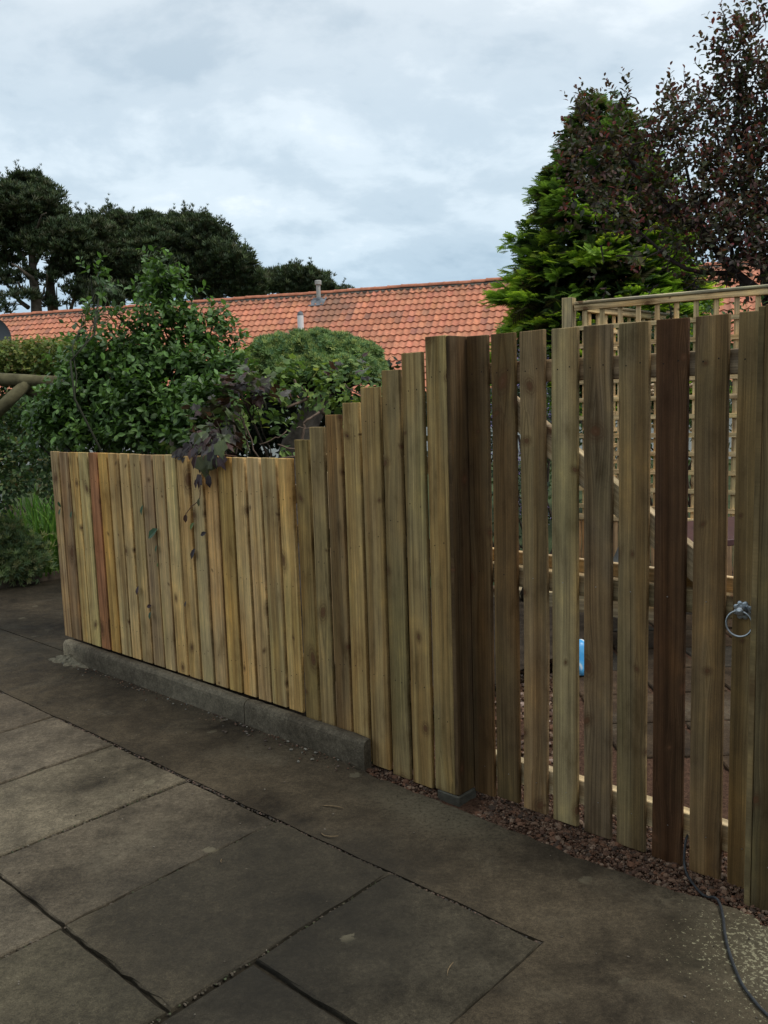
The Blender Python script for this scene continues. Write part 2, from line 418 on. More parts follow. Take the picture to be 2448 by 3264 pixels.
# ================================================================== SETTING
# concrete / paving material: world metres
def concrete_mat(name, base_lo, base_hi, speck=True, joint=False, hue=(1, 1, 1)):
    m = NM(name, .86, .15)
    o = m.tc.outputs['Object']
    a = m.n.new('ShaderNodeAttribute'); a.attribute_name = 'Col'
    big = m.noise(o, 1.1, 5, .6, .6); mid = m.noise(m.map(o, loc=(4, 9, 0)), 4.2, 6, .65, .4); fine = m.noise(o, 70, 5, .75); grit = m.noise(o, 240, 2, .7)
    f = m.math('ADD', m.math('MULTIPLY', big, .55), m.math('MULTIPLY', mid, .45))
    c = m.ramp(f, [(.36, base_lo), (.47, tuple(.5*(p+q) for p, q in zip(base_lo, base_hi))), (.60, base_hi)])
    c = m.mix(1.0, c, m.ramp(fine, [(.30, .62), (.5, 1.0), (.72, 1.42)]), 'MULTIPLY')
    m2 = m.noise(m.map(o, loc=(7, 2, 0)), 15, 6, .75, .3)
    c = m.mix(1.0, c, m.ramp(m2, [(.34, .74), (.5, 1.0), (.66, 1.30)]), 'MULTIPLY')
    c = m.mix(1.0, c, m.ramp(grit, [(.30, .70), (.5, 1.0), (.70, 1.40)]), 'MULTIPLY')
    c = m.mix(1.0, c, a.outputs['Color'], 'MULTIPLY')
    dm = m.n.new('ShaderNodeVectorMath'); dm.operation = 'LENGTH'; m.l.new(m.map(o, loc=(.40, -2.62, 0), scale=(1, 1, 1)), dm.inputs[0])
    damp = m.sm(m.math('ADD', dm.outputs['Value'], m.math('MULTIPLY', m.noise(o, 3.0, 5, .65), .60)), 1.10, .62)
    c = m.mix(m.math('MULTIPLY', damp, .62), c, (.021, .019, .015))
    # pale patches from noise
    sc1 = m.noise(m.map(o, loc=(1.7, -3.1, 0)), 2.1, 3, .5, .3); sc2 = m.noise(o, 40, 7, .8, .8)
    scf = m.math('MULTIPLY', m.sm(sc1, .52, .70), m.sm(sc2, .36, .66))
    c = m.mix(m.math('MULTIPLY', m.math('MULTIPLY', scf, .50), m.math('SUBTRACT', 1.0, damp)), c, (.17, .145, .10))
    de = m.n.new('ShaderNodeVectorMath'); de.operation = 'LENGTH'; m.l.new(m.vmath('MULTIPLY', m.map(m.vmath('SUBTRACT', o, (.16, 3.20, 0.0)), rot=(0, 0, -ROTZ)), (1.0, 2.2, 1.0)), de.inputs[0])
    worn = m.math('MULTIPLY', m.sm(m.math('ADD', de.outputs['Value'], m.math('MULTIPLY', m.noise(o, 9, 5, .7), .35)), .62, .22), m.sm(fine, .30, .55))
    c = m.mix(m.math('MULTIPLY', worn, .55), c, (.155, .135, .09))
    # round lichen
    lv = m.vor(m.map(o, loc=(.31, .77, 0)), 2.6, dim='2D'); lw = m.noise(o, 45, 4, .7)
    lm = m.math('MULTIPLY', m.sm(m.math('ADD', lv, m.math('MULTIPLY', m.math('SUBTRACT', lw, .5), .16)), .075, .050), m.sm(m.noise(o, 1.9, 2, .5), .54, .60))
    c = m.mix(m.math('MULTIPLY', lm, .5), c, (.17, .15, .10))
    if speck:
        p = m.vmath('SUBTRACT', o, (1.22, 2.2, 0.0)); xyz = m.sep(p)
        d = m.math('SQRT', m.math('ADD', m.math('MULTIPLY', m.math('MULTIPLY', xyz[0], xyz[0]), 1.0), m.math('MULTIPLY', m.math('MULTIPLY', xyz[1], xyz[1]), .75)))
        d = m.math('ADD', d, m.math('MULTIPLY', m.noise(o, 5, 4, .6), .28))
        msk = m.sm(d, .72, .22)
        sp = m.noise(o, 80, 4, .66, 0)
        thr = m.math('SUBTRACT', .655, m.math('MULTIPLY', msk, .155))
        spk = m.math('MULTIPLY', m.sm(m.math('SUBTRACT', sp, thr), 0.0, .05), m.sm(msk, .02, .2))
        c = m.mix(m.math('MULTIPLY', msk, .45), c, (.085, .075, .045))
        c = m.mix(m.math('MULTIPLY', spk, .85), c, (.26, .24, .15))
    m.color(c); m.rough(m.ramp(mid, [(.35, .74), (.6, .92)]))
    m.bump(m.math('ADD', m.math('MULTIPLY', fine, 1.0), m.math('MULTIPLY', mid, 2.0)), .8, .005)
    return m.mat
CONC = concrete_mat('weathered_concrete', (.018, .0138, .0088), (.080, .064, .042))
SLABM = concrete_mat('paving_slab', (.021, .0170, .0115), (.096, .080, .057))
JOINT = simple('joint_dirt', (.022, .018, .012), .95, .1, nscale=25, namp=.5, bump=.5)
SOILM = simple('soil', (.035, .026, .018), .95, .1, nscale=14, namp=.5, bump=.8)

def sheet(name, quad_pts, mat, nx=1, ny=1, kind='structure', amp=0.0, col=(1, 1, 1)):
    "quad_pts: corners in order; bilinear grid"
    a, b, c, d = [np.array(q, float) for q in quad_pts]
    uu, vv = np.meshgrid(np.linspace(0, 1, nx+1), np.linspace(0, 1, ny+1))
    uu = uu.ravel()[:, None]; vv = vv.ravel()[:, None]
    v = a*(1-uu)*(1-vv) + b*uu*(1-vv) + c*uu*vv + d*(1-uu)*vv
    if amp: v[:, 2] += rng.normal(0, amp, len(v))
    i = np.arange(nx)[None] + (nx+1)*np.arange(ny)[:, None]; i = i.ravel()
    f = np.stack([i, i+1, i+nx+2, i+nx+1], 1)
    o = mesh_np(name, v, f, mat, cols=np.tile(np.array(col, float), (len(v), 1)), smooth=amp > 0)
    return tag(o, kind=kind)

sheet('ground', [(-400, -400, -.14), (400, -400, -.14), (400, 400, -.14), (-400, 400, -.14)], simple('rough_grass', (.045, .06, .025), .95, .1, nscale=1.2, namp=.4))

# paving slabs : 0.60 x 0.89 m, joints 10 mm, in fence axes
mb = MB(); cols = []
def slab(s0, s1, n0, n1, tint, top=0.0, jit=True):
    dz = rng.uniform(-.004, .003) if jit else 0; tl = rng.uniform(-.004, .004, 2) if jit else (0, 0)
    g = .0055 + (rng.uniform(-.0015, .004) if jit else 0); e = .006; b0 = len(mb.v)
    S0, S1, N0, N1 = s0+g, s1-g, n0+g, n1-g
    loops = []
    for z, ins in ((-.06, 0), (-e, 0), (-.001, e*.6), (0, e*1.6)):
        pts = []
        ss = [S0+ins, S1-ins]; nn = [N0+ins, N1-ins]
        k = 12
        for t in range(k): pts.append((ss[0] + (ss[1]-ss[0])*t/k, nn[0]))
        for t in range(k): pts.append((ss[1], nn[0] + (nn[1]-nn[0])*t/k))
        for t in range(k): pts.append((ss[1] + (ss[0]-ss[1])*t/k, nn[1]))
        for t in range(k): pts.append((ss[0], nn[1] + (nn[0]-nn[1])*t/k))
        loops.append([W(p[0] + (rng.normal(0, .0022) if z > -.01 else 0), p[1] + (rng.normal(0, .0022) if z > -.01 else 0),
                        top + z + dz + tl[0]*(p[0]-s0) + tl[1]*(p[1]-n0)) for p in pts])
    nl = 48; fs = []
    for k in range(3):
        for i in range(nl): j = (i+1) % nl; fs.append((k*nl+i, k*nl+j, (k+1)*nl+j, (k+1)*nl+i))
    fs.append(tuple(range(3*nl, 4*nl)))
    mb.add([p for l in loops for p in l], fs)
    cols.extend([tint]*(4*nl))
def tint(l=1.0):
    l *= rng.uniform(.9, 1.1); return (l*rng.uniform(.98, 1.04), l*rng.uniform(.97, 1.02), l*rng.uniform(.92, 1.0))
sedges = [-1.4, -.8, -.2, .405, 1.008, 1.605, 2.218, 2.812, 3.40]
darks = {7: .85, 6: 1.12, 5: 1.42, 4: 1.30, 3: 1.25, 2: 1.2}
for i in range(8):
    n1 = -.62
    for r in range(5):
        slab(sedges[i], sedges[i+1], n1-.882, n1, tint(darks.get(i, 1.0)))
        n1 -= .882
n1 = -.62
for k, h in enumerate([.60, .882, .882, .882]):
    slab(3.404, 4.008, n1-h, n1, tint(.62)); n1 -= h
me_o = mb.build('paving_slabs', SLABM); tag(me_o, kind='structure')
ca = me_o.data.color_attributes.new('Col', 'FLOAT_COLOR', 'POINT')
ca.data.foreach_set('color', np.concatenate([np.array(cols, np.float32), np.ones((len(cols), 1), np.float32)], 1).ravel())
sheet('pavement_bed', [W(-3.6, -5.2, -.016), W(4.05, -5.2, -.016), W(4.05, -.58, -.016), W(-3.6, -.58, -.016)], JOINT, 40, 30, amp=.002)

# cast concrete band along the fence, open to the right
def conc_poly(name, pts, z0, z1, mat, col=(1, 1, 1)):
    m = MB(); k = len(pts); vs = [W(p[0], p[1], z0) for p in pts] + [W(p[0], p[1], z1-.006) for p in pts]
    cx = np.mean([p[0] for p in pts]); cy = np.mean([p[1] for p in pts])
    ins = []
    for p in pts: d = np.array([cx-p[0], cy-p[1]]); d = d/np.linalg.norm(d)*.007; ins.append(W(p[0]+d[0], p[1]+d[1], z1))
    vs += ins; fs = []
    for L_ in (0, 1):
        for i in range(k): j = (i+1) % k; fs.append((L_*k+i, L_*k+j, (L_+1)*k+j, (L_+1)*k+i))
    fs.append(tuple(range(2*k, 3*k))); m.add(vs, fs)
    o = m.build(name, mat); a = o.data.color_attributes.new('Col', 'FLOAT_COLOR', 'POINT')
    a.data.foreach_set('color', np.tile(np.array([*col, 1], np.float32), len(vs))); return tag(o, kind='structure')
edge = [(2.64, -.082), (2.95, -.088), (3.23, -.095), (3.54, -.112), (3.87, -.120), (4.15, -.116), (4.31, -.100), (4.39, -.080), (4.46, -.110), (4.7, -.12), (6.5, -.12)]
def jag(a, b, n, amp=.0035):
    out = []
    for i in range(n):
        t = i/n; out.append((a[0]*(1-t)+b[0]*t + rng.normal(0, amp), a[1]*(1-t)+b[1]*t + rng.normal(0, amp)))
    return out
band = []
band += jag((-1.4, -.613), (4.014, -.613), 50, .003)
band += jag((4.014, -.613), (4.014, -4.5), 30, .003)
band += [(6.5, -4.5)]
for a, b in zip(edge[::-1][:-1], edge[::-1][1:]): band += jag(a, b, 7, .005)
band += jag((2.64, -.065), (-.06, -.05), 12, .002) + [(-.06, .02), (-1.4, .02)]
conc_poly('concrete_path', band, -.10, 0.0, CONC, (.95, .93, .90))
# the drive round the far end of the fence
drv = [(-3.2, -5.2), (-1.41, -5.2), (-1.41, .03), (-.10, .03), (-.10, 4.5), (-2.6, 4.5), (-2.6, .4), (-3.2, .2)]
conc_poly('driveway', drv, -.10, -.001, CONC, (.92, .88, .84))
# soil behind the low fence, a little below the kerb top
sheet('soil', [W(.0, -.012, .108), W(2.70, -.012, .100), W(2.70, 2.6, .10), W(.0, 2.6, .11)], SOILM, 60, 40, amp=.006)
sheet('flower_bed_soil', [W(-9, -2, .05), W(-2.68, -2, .05), W(-2.68, 6, .05), W(-9, 6, .05)], SOILM, 40, 40, amp=.01)

# gravel
GRAV = NM('red_gravel', .85, .25)
_a = GRAV.n.new('ShaderNodeAttribute'); _a.attribute_name = 'Col'
GRAV.color(GRAV.mix(1.0, _a.outputs['Color'], GRAV.ramp(GRAV.noise(GRAV.tc.outputs['Object'], 140, 4, .7), [(.3, .65), (.7, 1.35)]), 'MULTIPLY'))
GRAV = GRAV.mat
GBASE = simple('gravel_base', (.085, .047, .030), .95, .1, nscale=90, namp=.6, bump=1.0)
sheet('gravel_bed', [W(2.70, -.14, -.052), W(4.70, -.14, -.052), W(4.9, 4.6, -.045), W(2.2, 4.6, -.045)], GBASE, 60, 90, amp=.004)
phi = (1+5**.5)/2
ICO = np.array([[-1,phi,0],[1,phi,0],[-1,-phi,0],[1,-phi,0],[0,-1,phi],[0,1,phi],[0,-1,-phi],[0,1,-phi],[phi,0,-1],[phi,0,1],[-phi,0,-1],[-phi,0,1]])/1.9
ICOF = np.array([[0,11,5],[0,5,1],[0,1,7],[0,7,10],[0,10,11],[1,5,9],[5,11,4],[11,10,2],[10,7,6],[7,1,8],[3,9,4],[3,4,2],[3,2,6],[3,6,8],[3,8,9],[4,9,5],[2,4,11],[6,2,10],[8,6,7],[9,8,1]])
def stones(pos, size, pal, flat=.65):
    n = len(pos); v = ICO[None]*rng.uniform(.7, 1.3, (n, 12, 1))
    sc3 = rng.uniform(.6, 1.3, (n, 1, 3)); sc3[:, :, 2] *= flat
    v = v*sc3*np.asarray(size).reshape(-1, 1, 1)
    a = rng.random(n)*6.28; ca_, sa_ = np.cos(a)[:, None], np.sin(a)[:, None]
    x = v[..., 0]*ca_ - v[..., 1]*sa_; y = v[..., 0]*sa_ + v[..., 1]*ca_
    v = np.stack([x, y, v[..., 2]], -1) + pos[:, None]
    f = (ICOF[None] + (np.arange(n)*12)[:, None, None]).reshape(-1, 3)
    return v.reshape(-1, 3), [f], np.repeat(pick(pal, n)[:, None], 12, 1).reshape(-1, 3)
RED = [(.115, .062, .038), (.150, .090, .058), (.080, .044, .029), (.21, .145, .10), (.065, .044, .032), (.13, .064, .037)]
n = 30000
s_ = rng.uniform(2.70, 4.62, n); n_ = rng.uniform(-.13, .42, n)**1.0
lim = np.interp(s_, [e[0] for e in edge], [e[1] for e in edge]) + .012
ok = (n_ > lim) & ~((s_ > 3.145) & (s_ < 3.28) & (n_ > -.028) & (n_ < .105)); s_, n_ = s_[ok], n_[ok]
mound = .018*np.exp(-((n_-.0)/.09)**2)*np.interp(s_, [2.7, 3.05, 3.12, 3.30, 3.45, 4.6], [1.6, .8, -.6, -.6, .9, .7])
pos = P0 + U*s_[:, None] + V*n_[:, None]; pos[:, 2] = -.050 + mound + rng.uniform(0, .012, len(s_))
parts = [stones(pos, rng.choice([.0022, .0036, .006, .012], len(s_), p=[.46, .34, .15, .05])*rng.uniform(.8, 1.2, len(s_)), RED)]
n = 9000
s_ = rng.uniform(2.3, 4.4, n); n_ = rng.uniform(.4, 4.4, n); pos = P0 + U*s_[:, None] + V*n_[:, None]; pos[:, 2] = -.042 + rng.uniform(0, .012, n)
ok = pos[:, 0] < pos[:, 1]*.205
parts.append(stones(pos[ok], rng.uniform(.009, .020, ok.sum()), RED + [(.30, .22, .18)]))
v, f, c = merge(parts)
tag(mesh_np('gravel', v, f, GRAV, cols=c), kind='stuff', label='reddish gravel beside the concrete path and under the gate')
# grit and crumbs over the paving, and at the foot of the kerb
pp = []
k = 260; s_ = rng.uniform(.1, 2.7, k); n_ = -.068 - rng.exponential(.03, k); q = P0 + U*s_[:, None] + V*n_[:, None]; q[:, 2] = .003; pp.append(stones(q, rng.uniform(.002, .006, k), RED + [(.2, .19, .16)]))
k = 420; s_ = rng.uniform(-.5, 5.0, k); n_ = rng.uniform(-2.6, -.1, k); q = P0 + U*s_[:, None] + V*n_[:, None]; q[:, 2] = .002; pp.append(stones(q, rng.uniform(.0015, .0042, k), [(.10, .085, .065), (.16, .14, .11), (.05, .04, .03)]))
k = 26; s_ = rng.uniform(1.7, 2.65, k); n_ = -.075 - rng.exponential(.05, k); q = P0 + U*s_[:, None] + V*n_[:, None]; q[:, 2] = .005; pp.append(stones(q, rng.uniform(.005, .011, k), [(.22, .20, .16), (.13, .10, .08)], .5))
k = 900; s_ = rng.uniform(.2, 4.0, k); n_ = -.617 + rng.normal(0, .006, k); q = P0 + U*s_[:, None] + V*n_[:, None]; q[:, 2] = -.006; pp.append(stones(q, rng.uniform(.0025, .006, k), [(.07, .055, .04), (.12, .08, .06), (.04, .035, .03)]))
for sj in sedges[3:]:
    k = 220; s_ = sj + rng.normal(0, .004, k); n_ = rng.uniform(-2.4, -.62, k); q = P0 + U*s_[:, None] + V*n_[:, None]; q[:, 2] = -.007; pp.append(stones(q, rng.uniform(.0025, .005, k), [(.06, .05, .035), (.10, .08, .06), (.05, .06, .03)]))
v, f, c = merge(pp)
tag(mesh_np('grit', v, f, GRAV, cols=c), kind='stuff', label='loose grit and crumbs on the paving and in its joints')

# patio of the garden beyond the gate
mb = MB(); cols = []
PATC = [(.80, .62, .50), (.95, .72, .58), (.62, .62, .66), (.75, .6, .5)]
for i in range(14):
    for j in range(12):
        x0, y0 = .62 + i*.42, 2.9 + j*.42
        p0 = np.array([x0, y0]); 
        if p0[0] < p0[1]*.19: continue
        q = p0 - P0[:2]
        if q @ V[:2] < .5: continue
        e = .012; z = -.035 + rng.uniform(-.004, .004)
        mb.box((x0+e, y0+e, -.10), (x0+.42-e, y0+.42-e, z), bev=.006); cols += [PATC[rng.integers(4)]]*32
o = mb.build('patio', SLABM); tag(o, kind='structure')
a_ = o.data.color_attributes.new('Col', 'FLOAT_COLOR', 'POINT')
a_.data.foreach_set('color', np.concatenate([np.array(cols, np.float32), np.ones((len(cols), 1), np.float32)], 1).ravel())
sheet('patio_bed', [W(3.3, .45, -.06), W(8, .45, -.06), W(8, 7.0, -.06), W(2.0, 7.0, -.06)], SOILM, 20, 20, amp=.003)

# kerb stones
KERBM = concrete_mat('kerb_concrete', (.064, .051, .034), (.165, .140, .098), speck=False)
def kerb(s0, s1, label):
    m = MB(); prof = [(-.062, -.05), (-.062, .090), (-.060, .104), (-.053, .116), (-.043, .123), (-.032, .125), (-.014, .124), (-.010, .118), (-.010, -.05)]
    k = len(prof); st = np.unique(np.concatenate([np.linspace(s0+.003, s0+.3, 8), np.linspace(s0+.3, s1-.003, 7)]))
    vs = []
    for i, s in enumerate(st):
        sh = .003 if i in (0, 13) else 0
        for (a, z) in prof: vs.append((s-s0, a + (sh if a < -.03 else -sh) + rng.normal(0, .0006), z - (sh if z > .1 else 0) + rng.normal(0, .0006)))
    fs = []
    for i in range(13):
        for j in range(k): j2 = (j+1) % k; fs.append((i*k+j, i*k+j2, (i+1)*k+j2, (i+1)*k+j))
    fs.append(tuple(range(k-1, -1, -1))); fs.append(tuple(13*k+j for j in range(k)))
    m.add(vs, fs)
    o = m.build('kerb_stone', KERBM, smooth=False, loc=W(s0, 0, 0), rot=(0, 0, ROTZ))
    a = o.data.color_attributes.new('Col', 'FLOAT_COLOR', 'POINT'); cc = np.ones((len(vs), 4), np.float32)
    for i, (x_, y_, z_) in enumerate(vs):
        if s0 < .5: k_ = np.clip(1 - (x_ - .06 - .08*(z_ < .06))/.12, 0, 1); cc[i, :3] = 1 + k_*np.array([1.5, 1.48, 1.40])
    a.data.foreach_set('color', cc.ravel())
    return tag(o, label, 'kerb', 'kerb stones at the foot of the low fence')
kerb(.02, 1.90, 'long grey kerb stone under the low fence, mortared at its far end')
kerb(1.90, 2.742, 'short grey kerb stone ending where the stepped boards drop lower')
# mortar smeared over the far end and spilled on the ground
na, nrg = 44, 12; vs = []
for i in range(na):
    a_ = 2*math.pi*i/na; rr_ = 1 + .22*math.sin(2*a_+.6) + .16*math.sin(5*a_+1) + .10*math.sin(9*a_) + rng.normal(0, .05)
    for j in range(nrg):
        q = j/(nrg-1); ds = .17*math.cos(a_)*rr_*q; dn = .085*math.sin(a_)*rr_*q
        s_, n_ = .13 + ds, -.085 + dn - .02*math.sin(a_)
        near = math.exp(-((n_+.062)/.035)**2)*math.exp(-(max(0, s_-.12)/.16)**2)
        h = (1-q**1.5)*(.008 + .045*near) + (rng.normal(0, .0022) if j < nrg-1 else 0) - (.003 if j == nrg-1 else 0)
        vs.append(W(s_, n_, h + .001))
fc = [(i*nrg+j, i*nrg+j+1, ((i+1) % na)*nrg+j+1, ((i+1) % na)*nrg+j) for i in range(na) for j in range(nrg-1)]
m = MB(); m.add(vs, fc)
tag(m.build('mortar_patch', simple('pale_mortar', (.17, .15, .105), .95, .1, nscale=45, namp=.4, bump=.9), smooth=True),
    'pale rough mortar smeared on the ground at the far end of the kerb', 'mortar')

# ================================================================== FENCE, POSTS, GATE (fence axes: x along, y back, z up)
def board_mesh(w, z0, z1, t=.021, bow=None, seg=14, top_slope=0.0, nails=()):
    m = MB(); c = .0022
    ring = [(c, 0), (w-c, 0), (w, c), (w, t-c), (w-c, t), (c, t), (0, t-c), (0, c)]
    ph = rng.random(3)*6.28; amp = rng.uniform(.0004, .0012) if bow is None else bow
    vs = []
    zs = [z0, z0+.002] + list(np.linspace(z0, z1, seg+1)[1:-1]) + [z1-.002, z1]
    for i, z in enumerate(zs):
        dx = amp*math.sin(z*2.1+ph[0]) + amp*.6*math.sin(z*5+ph[1]); dy = .0012*math.sin(z*1.7+ph[2]); ins = .0015 if i in (0, len(zs)-1) else 0
        for (x, y) in ring:
            xx = x + (ins if x < w/2 else -ins); yy = y + (ins if y < t/2 else -ins)
            vs.append((xx+dx, yy+dy, z + (top_slope*(x-w/2) if i >= len(zs)-2 else 0)))
    k = 8; fs = []
    for i in range(len(zs)-1):
        for j in range(k): j2 = (j+1) % k; fs.append((i*k+j, i*k+j2, (i+1)*k+j2, (i+1)*k+j))
    fs.append(tuple(range(k-1, -1, -1))); fs.append(tuple((len(zs)-1)*k+j for j in range(k)))
    m.add(vs, fs, 0)
    for (nx, nz, kind) in nails:
        r = .0022 if kind == 1 else .0026; dy = .0012*math.sin(nz*1.7+ph[2]); dx = amp*math.sin(nz*2.1+ph[0])
        vv = [(nx+dx, dy-.0008, nz)]; vv += [(nx+dx+r*math.cos(q*math.pi/4), dy-.0006, nz+r*math.sin(q*math.pi/4)) for q in range(8)]
        vv += [(nx+dx+r*math.cos(q*math.pi/4), dy+.0005, nz+r*math.sin(q*math.pi/4)) for q in range(8)]
        ff = [(0, 1+(q+1) % 8, 1+q) for q in range(8)] + [(1+q, 1+(q+1) % 8, 9+(q+1) % 8, 9+q) for q in range(8)]
        m.add(vv, ff, 1 if kind == 1 else 2)
    return m
def put_board(parent, s, w, z0, z1, color, y=0.0, name='board', nails=(), bow=None, label=None, t=.021, slope=None):
    m = board_mesh(w, z0, z1, t=t, nails=nails, bow=bow, top_slope=rng.normal(0, .004) if slope is None else slope)
    o = m.build(name, [WOOD, NAIL, NAILHOLE], parent, smooth=False, loc=(s, y, 0))
    o.color = (*color, 1)
    if label: o['label'] = label
    return o
def rail(parent, s0, s1, z0, z1, y0, y1, color, name='rail', slope=0.0):
    m = MB(); m.box((0, 0, 0), (s1-s0, y1-y0, z1-z0), bev=.003)
    if slope: m.v = [(x, y, z + slope*x) for x, y, z in m.v]
    o = m.build(name, [WOODX], parent, loc=(s0, y0, z0)); o.color = (*color, 1); return o
def jit(c, a=.10):
    k = rng.normal(1, a); return tuple(max(.01, q*k*rng.normal(1, .03)) for q in c)

fence = thing('timber_fence', 'pale new timber fence of close upright boards, low at the far end and stepping up', 'fence', W(0, 0, 0), ROTZ)
TAN = (.40, .31, .175)
low = [-.062, .049, .178, .292, .417, .530, .648, .769, .880, .999, 1.121, 1.237, 1.354, 1.472, 1.590, 1.710, 1.829, 1.946, 2.056, 2.179, 2.292]
PALMUL = 1.0
pal = [(.38,.275,.15), (.29,.20,.11), (.40,.29,.12), (.44,.34,.15), (.31,.145,.070), (.41,.26,.085), (.36,.27,.13), (.45,.33,.155), (.40,.285,.14), (.30,.21,.115),
       (.44,.32,.16), (.46,.35,.165), (.47,.33,.145), (.37,.285,.145), (.44,.31,.15), (.37,.25,.09), (.50,.365,.17), (.45,.32,.155), (.38,.28,.13), (.48,.34,.14)]
nl = lambda w, zs, k=2: tuple((w*q + rng.normal(0, .004), z + rng.normal(0, .008), k) for z in zs for q in (.28, .74))
for i in range(20):
    w = low[i+1] - low[i] - rng.uniform(.015, .021)
    lab = {4: 'orange red stained fence board', 5: 'yellow stained fence board'}.get(i)
    put_board(fence, low[i], w, .128, 1.346 + .004*i/20 + rng.normal(0, .0012), pal[i], nails=nl(w, (1.17, .74, .30)), label=lab, slope=rng.normal(0, .008))
steps = [(2.302, 1.438, .112), (2.408, 1.496, .100), (2.513, 1.549, .092), (2.622, 1.599, -.002), (2.734, 1.661, -.006), (2.857, 1.726, -.016), (2.971, 1.789, -.020), (3.095, 1.842, -.011)]
OLV = (.275, .215, .125)
spal = [(.215,.155,.062), (.235,.175,.082), (.195,.135,.065), (.35,.25,.105), (.29,.21,.095), (.225,.172,.082), (.25,.195,.092)]
for i in range(7):
    s, zt, zb = steps[i]; w = steps[i+1][0] - s - .018
    put_board(fence, s, w, zb, zt, spal[i], nails=nl(w, (zt-.15, zt-.62, .42)))
for z in (.32, .95): rail(fence, -.04, 3.05, z, z+.085, .0222, .060, jit(OLV))
rail(fence, -.04, 2.27, 1.14, 1.225, .0222, .060, jit(OLV))
rail(fence, 2.29, 3.05, 1.30, 1.375, .0222, .060, jit(OLV))
for s, h in ((.02, 1.30), (1.25, 1.30), (2.30, 1.33)):
    m = MB(); m.box((0, 0, 0), (.095, .095, h), bev=.003); o = m.build('fence_post', WOOD, fence, loc=(s, .062, -.05)); o.color = (*jit(OLV), 1)
# inner skin of boards on the garden side closes the gaps, coloured dark to paint in their shade
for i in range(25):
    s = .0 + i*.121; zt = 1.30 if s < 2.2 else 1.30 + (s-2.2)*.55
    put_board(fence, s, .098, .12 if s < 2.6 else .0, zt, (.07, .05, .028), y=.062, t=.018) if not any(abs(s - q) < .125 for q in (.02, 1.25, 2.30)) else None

POSTC = (.28, .225, .125)
gpL = thing('gate_post', 'boxed timber gate post on a concrete stub, between the stepped fence and the gate', 'gate post', W(3.095, 0, 0), ROTZ, 'boxed gate posts')
put_board(gpL, 0, .103, -.011, 1.845, (.27, .205, .092), name='face_board', nails=nl(.10, (1.70, 1.02, .30)))
m = board_mesh(.118, -.011, 1.842, t=.019)
o = m.build('side_board', [WOOD, NAIL, NAILHOLE], gpL, loc=(.104+.0185, .001, 0), rot=(0, 0, R(90))); o.color = (.10, .068, .036, 1)
m = MB(); m.box((0, 0, 0), (.10, .096, 1.74), bev=.003); o = m.build('post', WOOD, gpL, loc=(.002, .0235, .02)); o.color = (*POSTC, 1)
m = MB(); m.box((0, 0, 0), (.116, .120, .322), bev=.004); o = m.build('concrete_stub', simple('stub_concrete', (.085, .080, .062), .9, .2, nscale=40, namp=.25, bump=.5), gpL, loc=(.012, -.005, -.335))

gpR = thing('gate_post', 'boxed timber gate post at the right edge, beside the ring handle', 'gate post', W(4.363, 0, 0), ROTZ, 'boxed gate posts')
m = board_mesh(.118, -.050, 1.842, t=.019)
o = m.build('side_board', [WOOD, NAIL, NAILHOLE], gpR, loc=(.019, .001, 0), rot=(0, 0, R(90))); o.color = (.15, .118, .060, 1)
put_board(gpR, .0205, .103, -.085, 1.846, (.125, .098, .050), name='face_board', nails=((.045, .94, 1), (.05, .12, 1), (.04, 1.5, 2)))
m = MB(); m.box((0, 0, 0), (.10, .096, 1.74), bev=.003); o = m.build('post', WOOD, gpR, loc=(.0215, .0235, -.08)); o.color = (*POSTC, 1)

gate = thing('timber_gate', 'tall open slatted timber gate with spaced upright boards and a diagonal brace', 'gate', W(3.22, .10, 0), ROTZ)
gb = [(3.224, 3.320), (3.338, 3.443), (3.468, 3.572), (3.602, 3.706), (3.734, 3.841), (3.868, 3.976), (4.003, 4.110), (4.137, 4.2425), (4.271, 4.357)]
gz = [-.022, -.012, -.021, -.025, -.031, -.034, -.038, -.040, -.046]
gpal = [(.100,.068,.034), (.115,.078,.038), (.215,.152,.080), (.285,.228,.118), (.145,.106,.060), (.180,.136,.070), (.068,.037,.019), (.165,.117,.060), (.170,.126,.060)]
glab = {6: 'dark reddish brown wet looking gate board'}
gtop = [1.841, 1.841, 1.841, 1.840, 1.839, 1.837, 1.838, 1.838, 1.839]
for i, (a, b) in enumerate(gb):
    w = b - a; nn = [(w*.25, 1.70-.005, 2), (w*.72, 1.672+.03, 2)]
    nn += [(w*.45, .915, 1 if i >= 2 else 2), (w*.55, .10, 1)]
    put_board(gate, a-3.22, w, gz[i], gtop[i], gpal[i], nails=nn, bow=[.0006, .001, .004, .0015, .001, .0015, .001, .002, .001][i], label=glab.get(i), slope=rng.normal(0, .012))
GR = (.36, .29, .19)
rail(gate, .0, 1.14, 1.655, 1.735, .0222, .064, (.24, .19, .125), slope=-.004)
rail(gate, .0, 1.14, .872, .950, .0222, .068, (.30, .235, .135), slope=-.008)
rail(gate, .0, 1.14, .900, 1.000, .0682, .090, (.56, .46, .29), slope=-.008)  # extra rail, its pale colour paints in the sunlit band along the mid rail
rail(gate, .0, 1.14, .060, .155, .0222, .068, (.44, .36, .22), slope=-.002)
m = MB(); Lb = math.hypot(.86+.10, .66); 
m.box((0, 0, 0), (1.0, .042, .096), bev=.003)
o = m.build('brace', WOODX, gate, loc=(.115, .0225, 1.545)); o.rotation_euler = (0, R(36.0), 0); o.color = (.40, .32, .20, 1)
